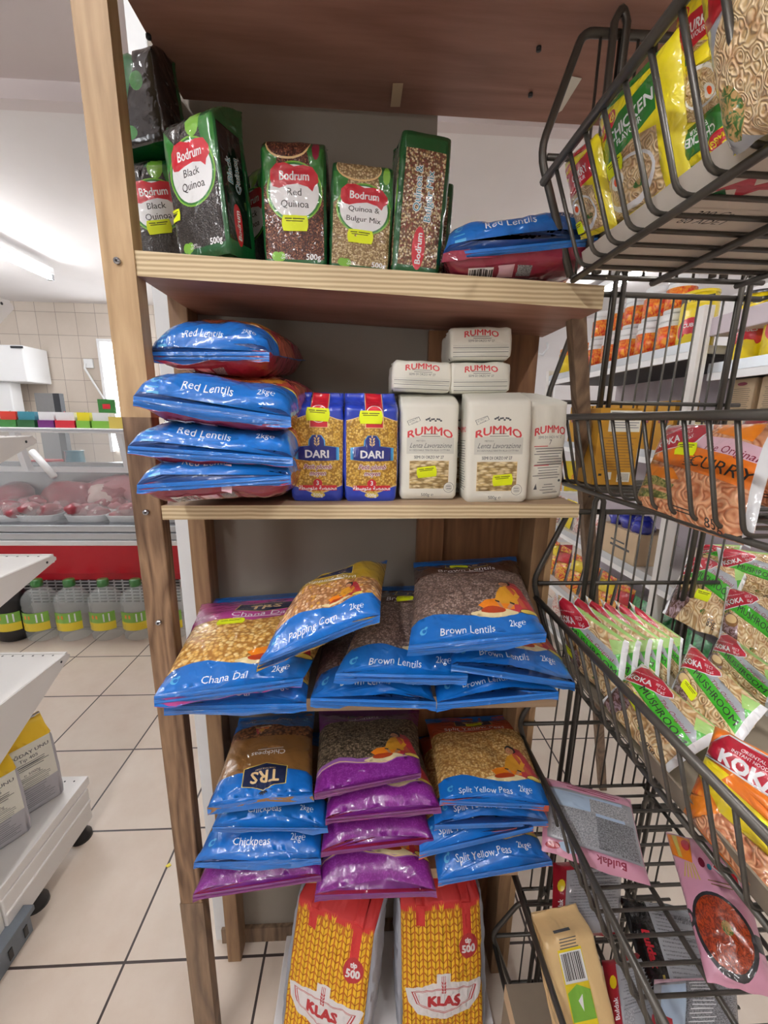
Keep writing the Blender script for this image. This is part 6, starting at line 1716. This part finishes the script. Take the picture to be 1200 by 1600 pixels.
def packs(ys, z, h, mats, label, nm='snack_packet', x=1.20, grp=None):
    for i, y in enumerate(ys):
        dd = Design(0, 0, .12, h, mats[i % len(mats)], .03); dd.poly([(.0, h * .5), (.12, h * .6), (.12, h * .9), (0, h * .8)], 'red' if i % 2 else 'yellow') if mats[0] == 'snack_mix' else None
        NP(nm, dd, [Vector((x, y + .06, z)), Vector((x, y - .06, z)), Vector((x + .03, y + .06, z + h)), Vector((x + .03, y - .06, z + h))], label % ['furthest', 'second furthest', 'third', 'fourth', 'fifth', 'sixth', 'nearest'][i], 400 + i + int(z * 10), cat='packet', top=.02, bot=.02, back='silver')
packs([2.45, 2.30, 2.15, 2.02], zl + .002, .16, ['snack_white', 'yellow', 'snack_white', 'snack_white'], '%s white snack packet on the low far shelf')
packs([2.45, 2.30, 2.15, 2.00, 1.86, 1.72], zq + .002, .21, ['snack_mix'], '%s red and yellow snack packet under the low far shelf')
packs([1.60, 1.45, 1.30, 1.16], zq + .002, .19, ['green_mix'], '%s green packet under the low far shelf', 'green_packet')
packs([2.30, 2.14, 1.98, 1.82], .102, .20, ['snack_white'], '%s pale striped packet on the bottom far shelf', 'striped_packet')
# a further bay seen through the gap left of the side post
fb = empty('far_rack', (1.0, 3.2, 0)); tag(fb, 'white rack further back, glimpsed between plank and post', 'shop shelving')
xa = AY(812, 820, 3.3).x
MB().box(xa, 3.26, 0, xa + .9, 3.5, .02, 'white_metal').build('base', fb)
for z in (.35, .75, 1.12): MB().box(xa, 3.25, z - .03, xa + .9, 3.6, z, 'bright_metal').build('rack_shelf', fb)
MB().box(xa + .11, 3.22, 0, xa + .15, 3.26, 1.6, 'bright_metal').build('rack_upright', fb)
for i, z in enumerate((.02, .35, .75)):
    for j in range(3):
        dd = Design(0, 0, .15, .24, ['snack_mix', 'yellow', 'red'][(i + j) % 3], .05); dd.ell(.08, .1, .04, .05, 'snack_mix', 12)
        NP('crisp_packet', dd, [Vector((xa + .01 + .17 * j, 3.30, z + .002)), Vector((xa + .16 + .17 * j, 3.30, z + .002)), Vector((xa + .01 + .17 * j, 3.33, z + .25)), Vector((xa + .16 + .17 * j, 3.33, z + .25))],
           ['left', 'middle', 'right'][j] + ' bright packet on the ' + ['bottom', 'second', 'third'][i] + ' level of the far rack', 500 + i * 3 + j, cat='packet', top=.03, bot=.02)
# small hook on the far wall
p = AY(846, 545, 4.62)
tag(MB().tube([(p.x - .05, 4.60, p.z + .03), (p.x - .05, 4.58, p.z - .05), (p.x, 4.57, p.z - .07), (p.x + .05, 4.58, p.z), (p.x + .05, 4.60, p.z + .06)], .012, 'white_plastic', 8).build('wall_hook'), 'pale hook on the far wall above the shelving', 'hook')
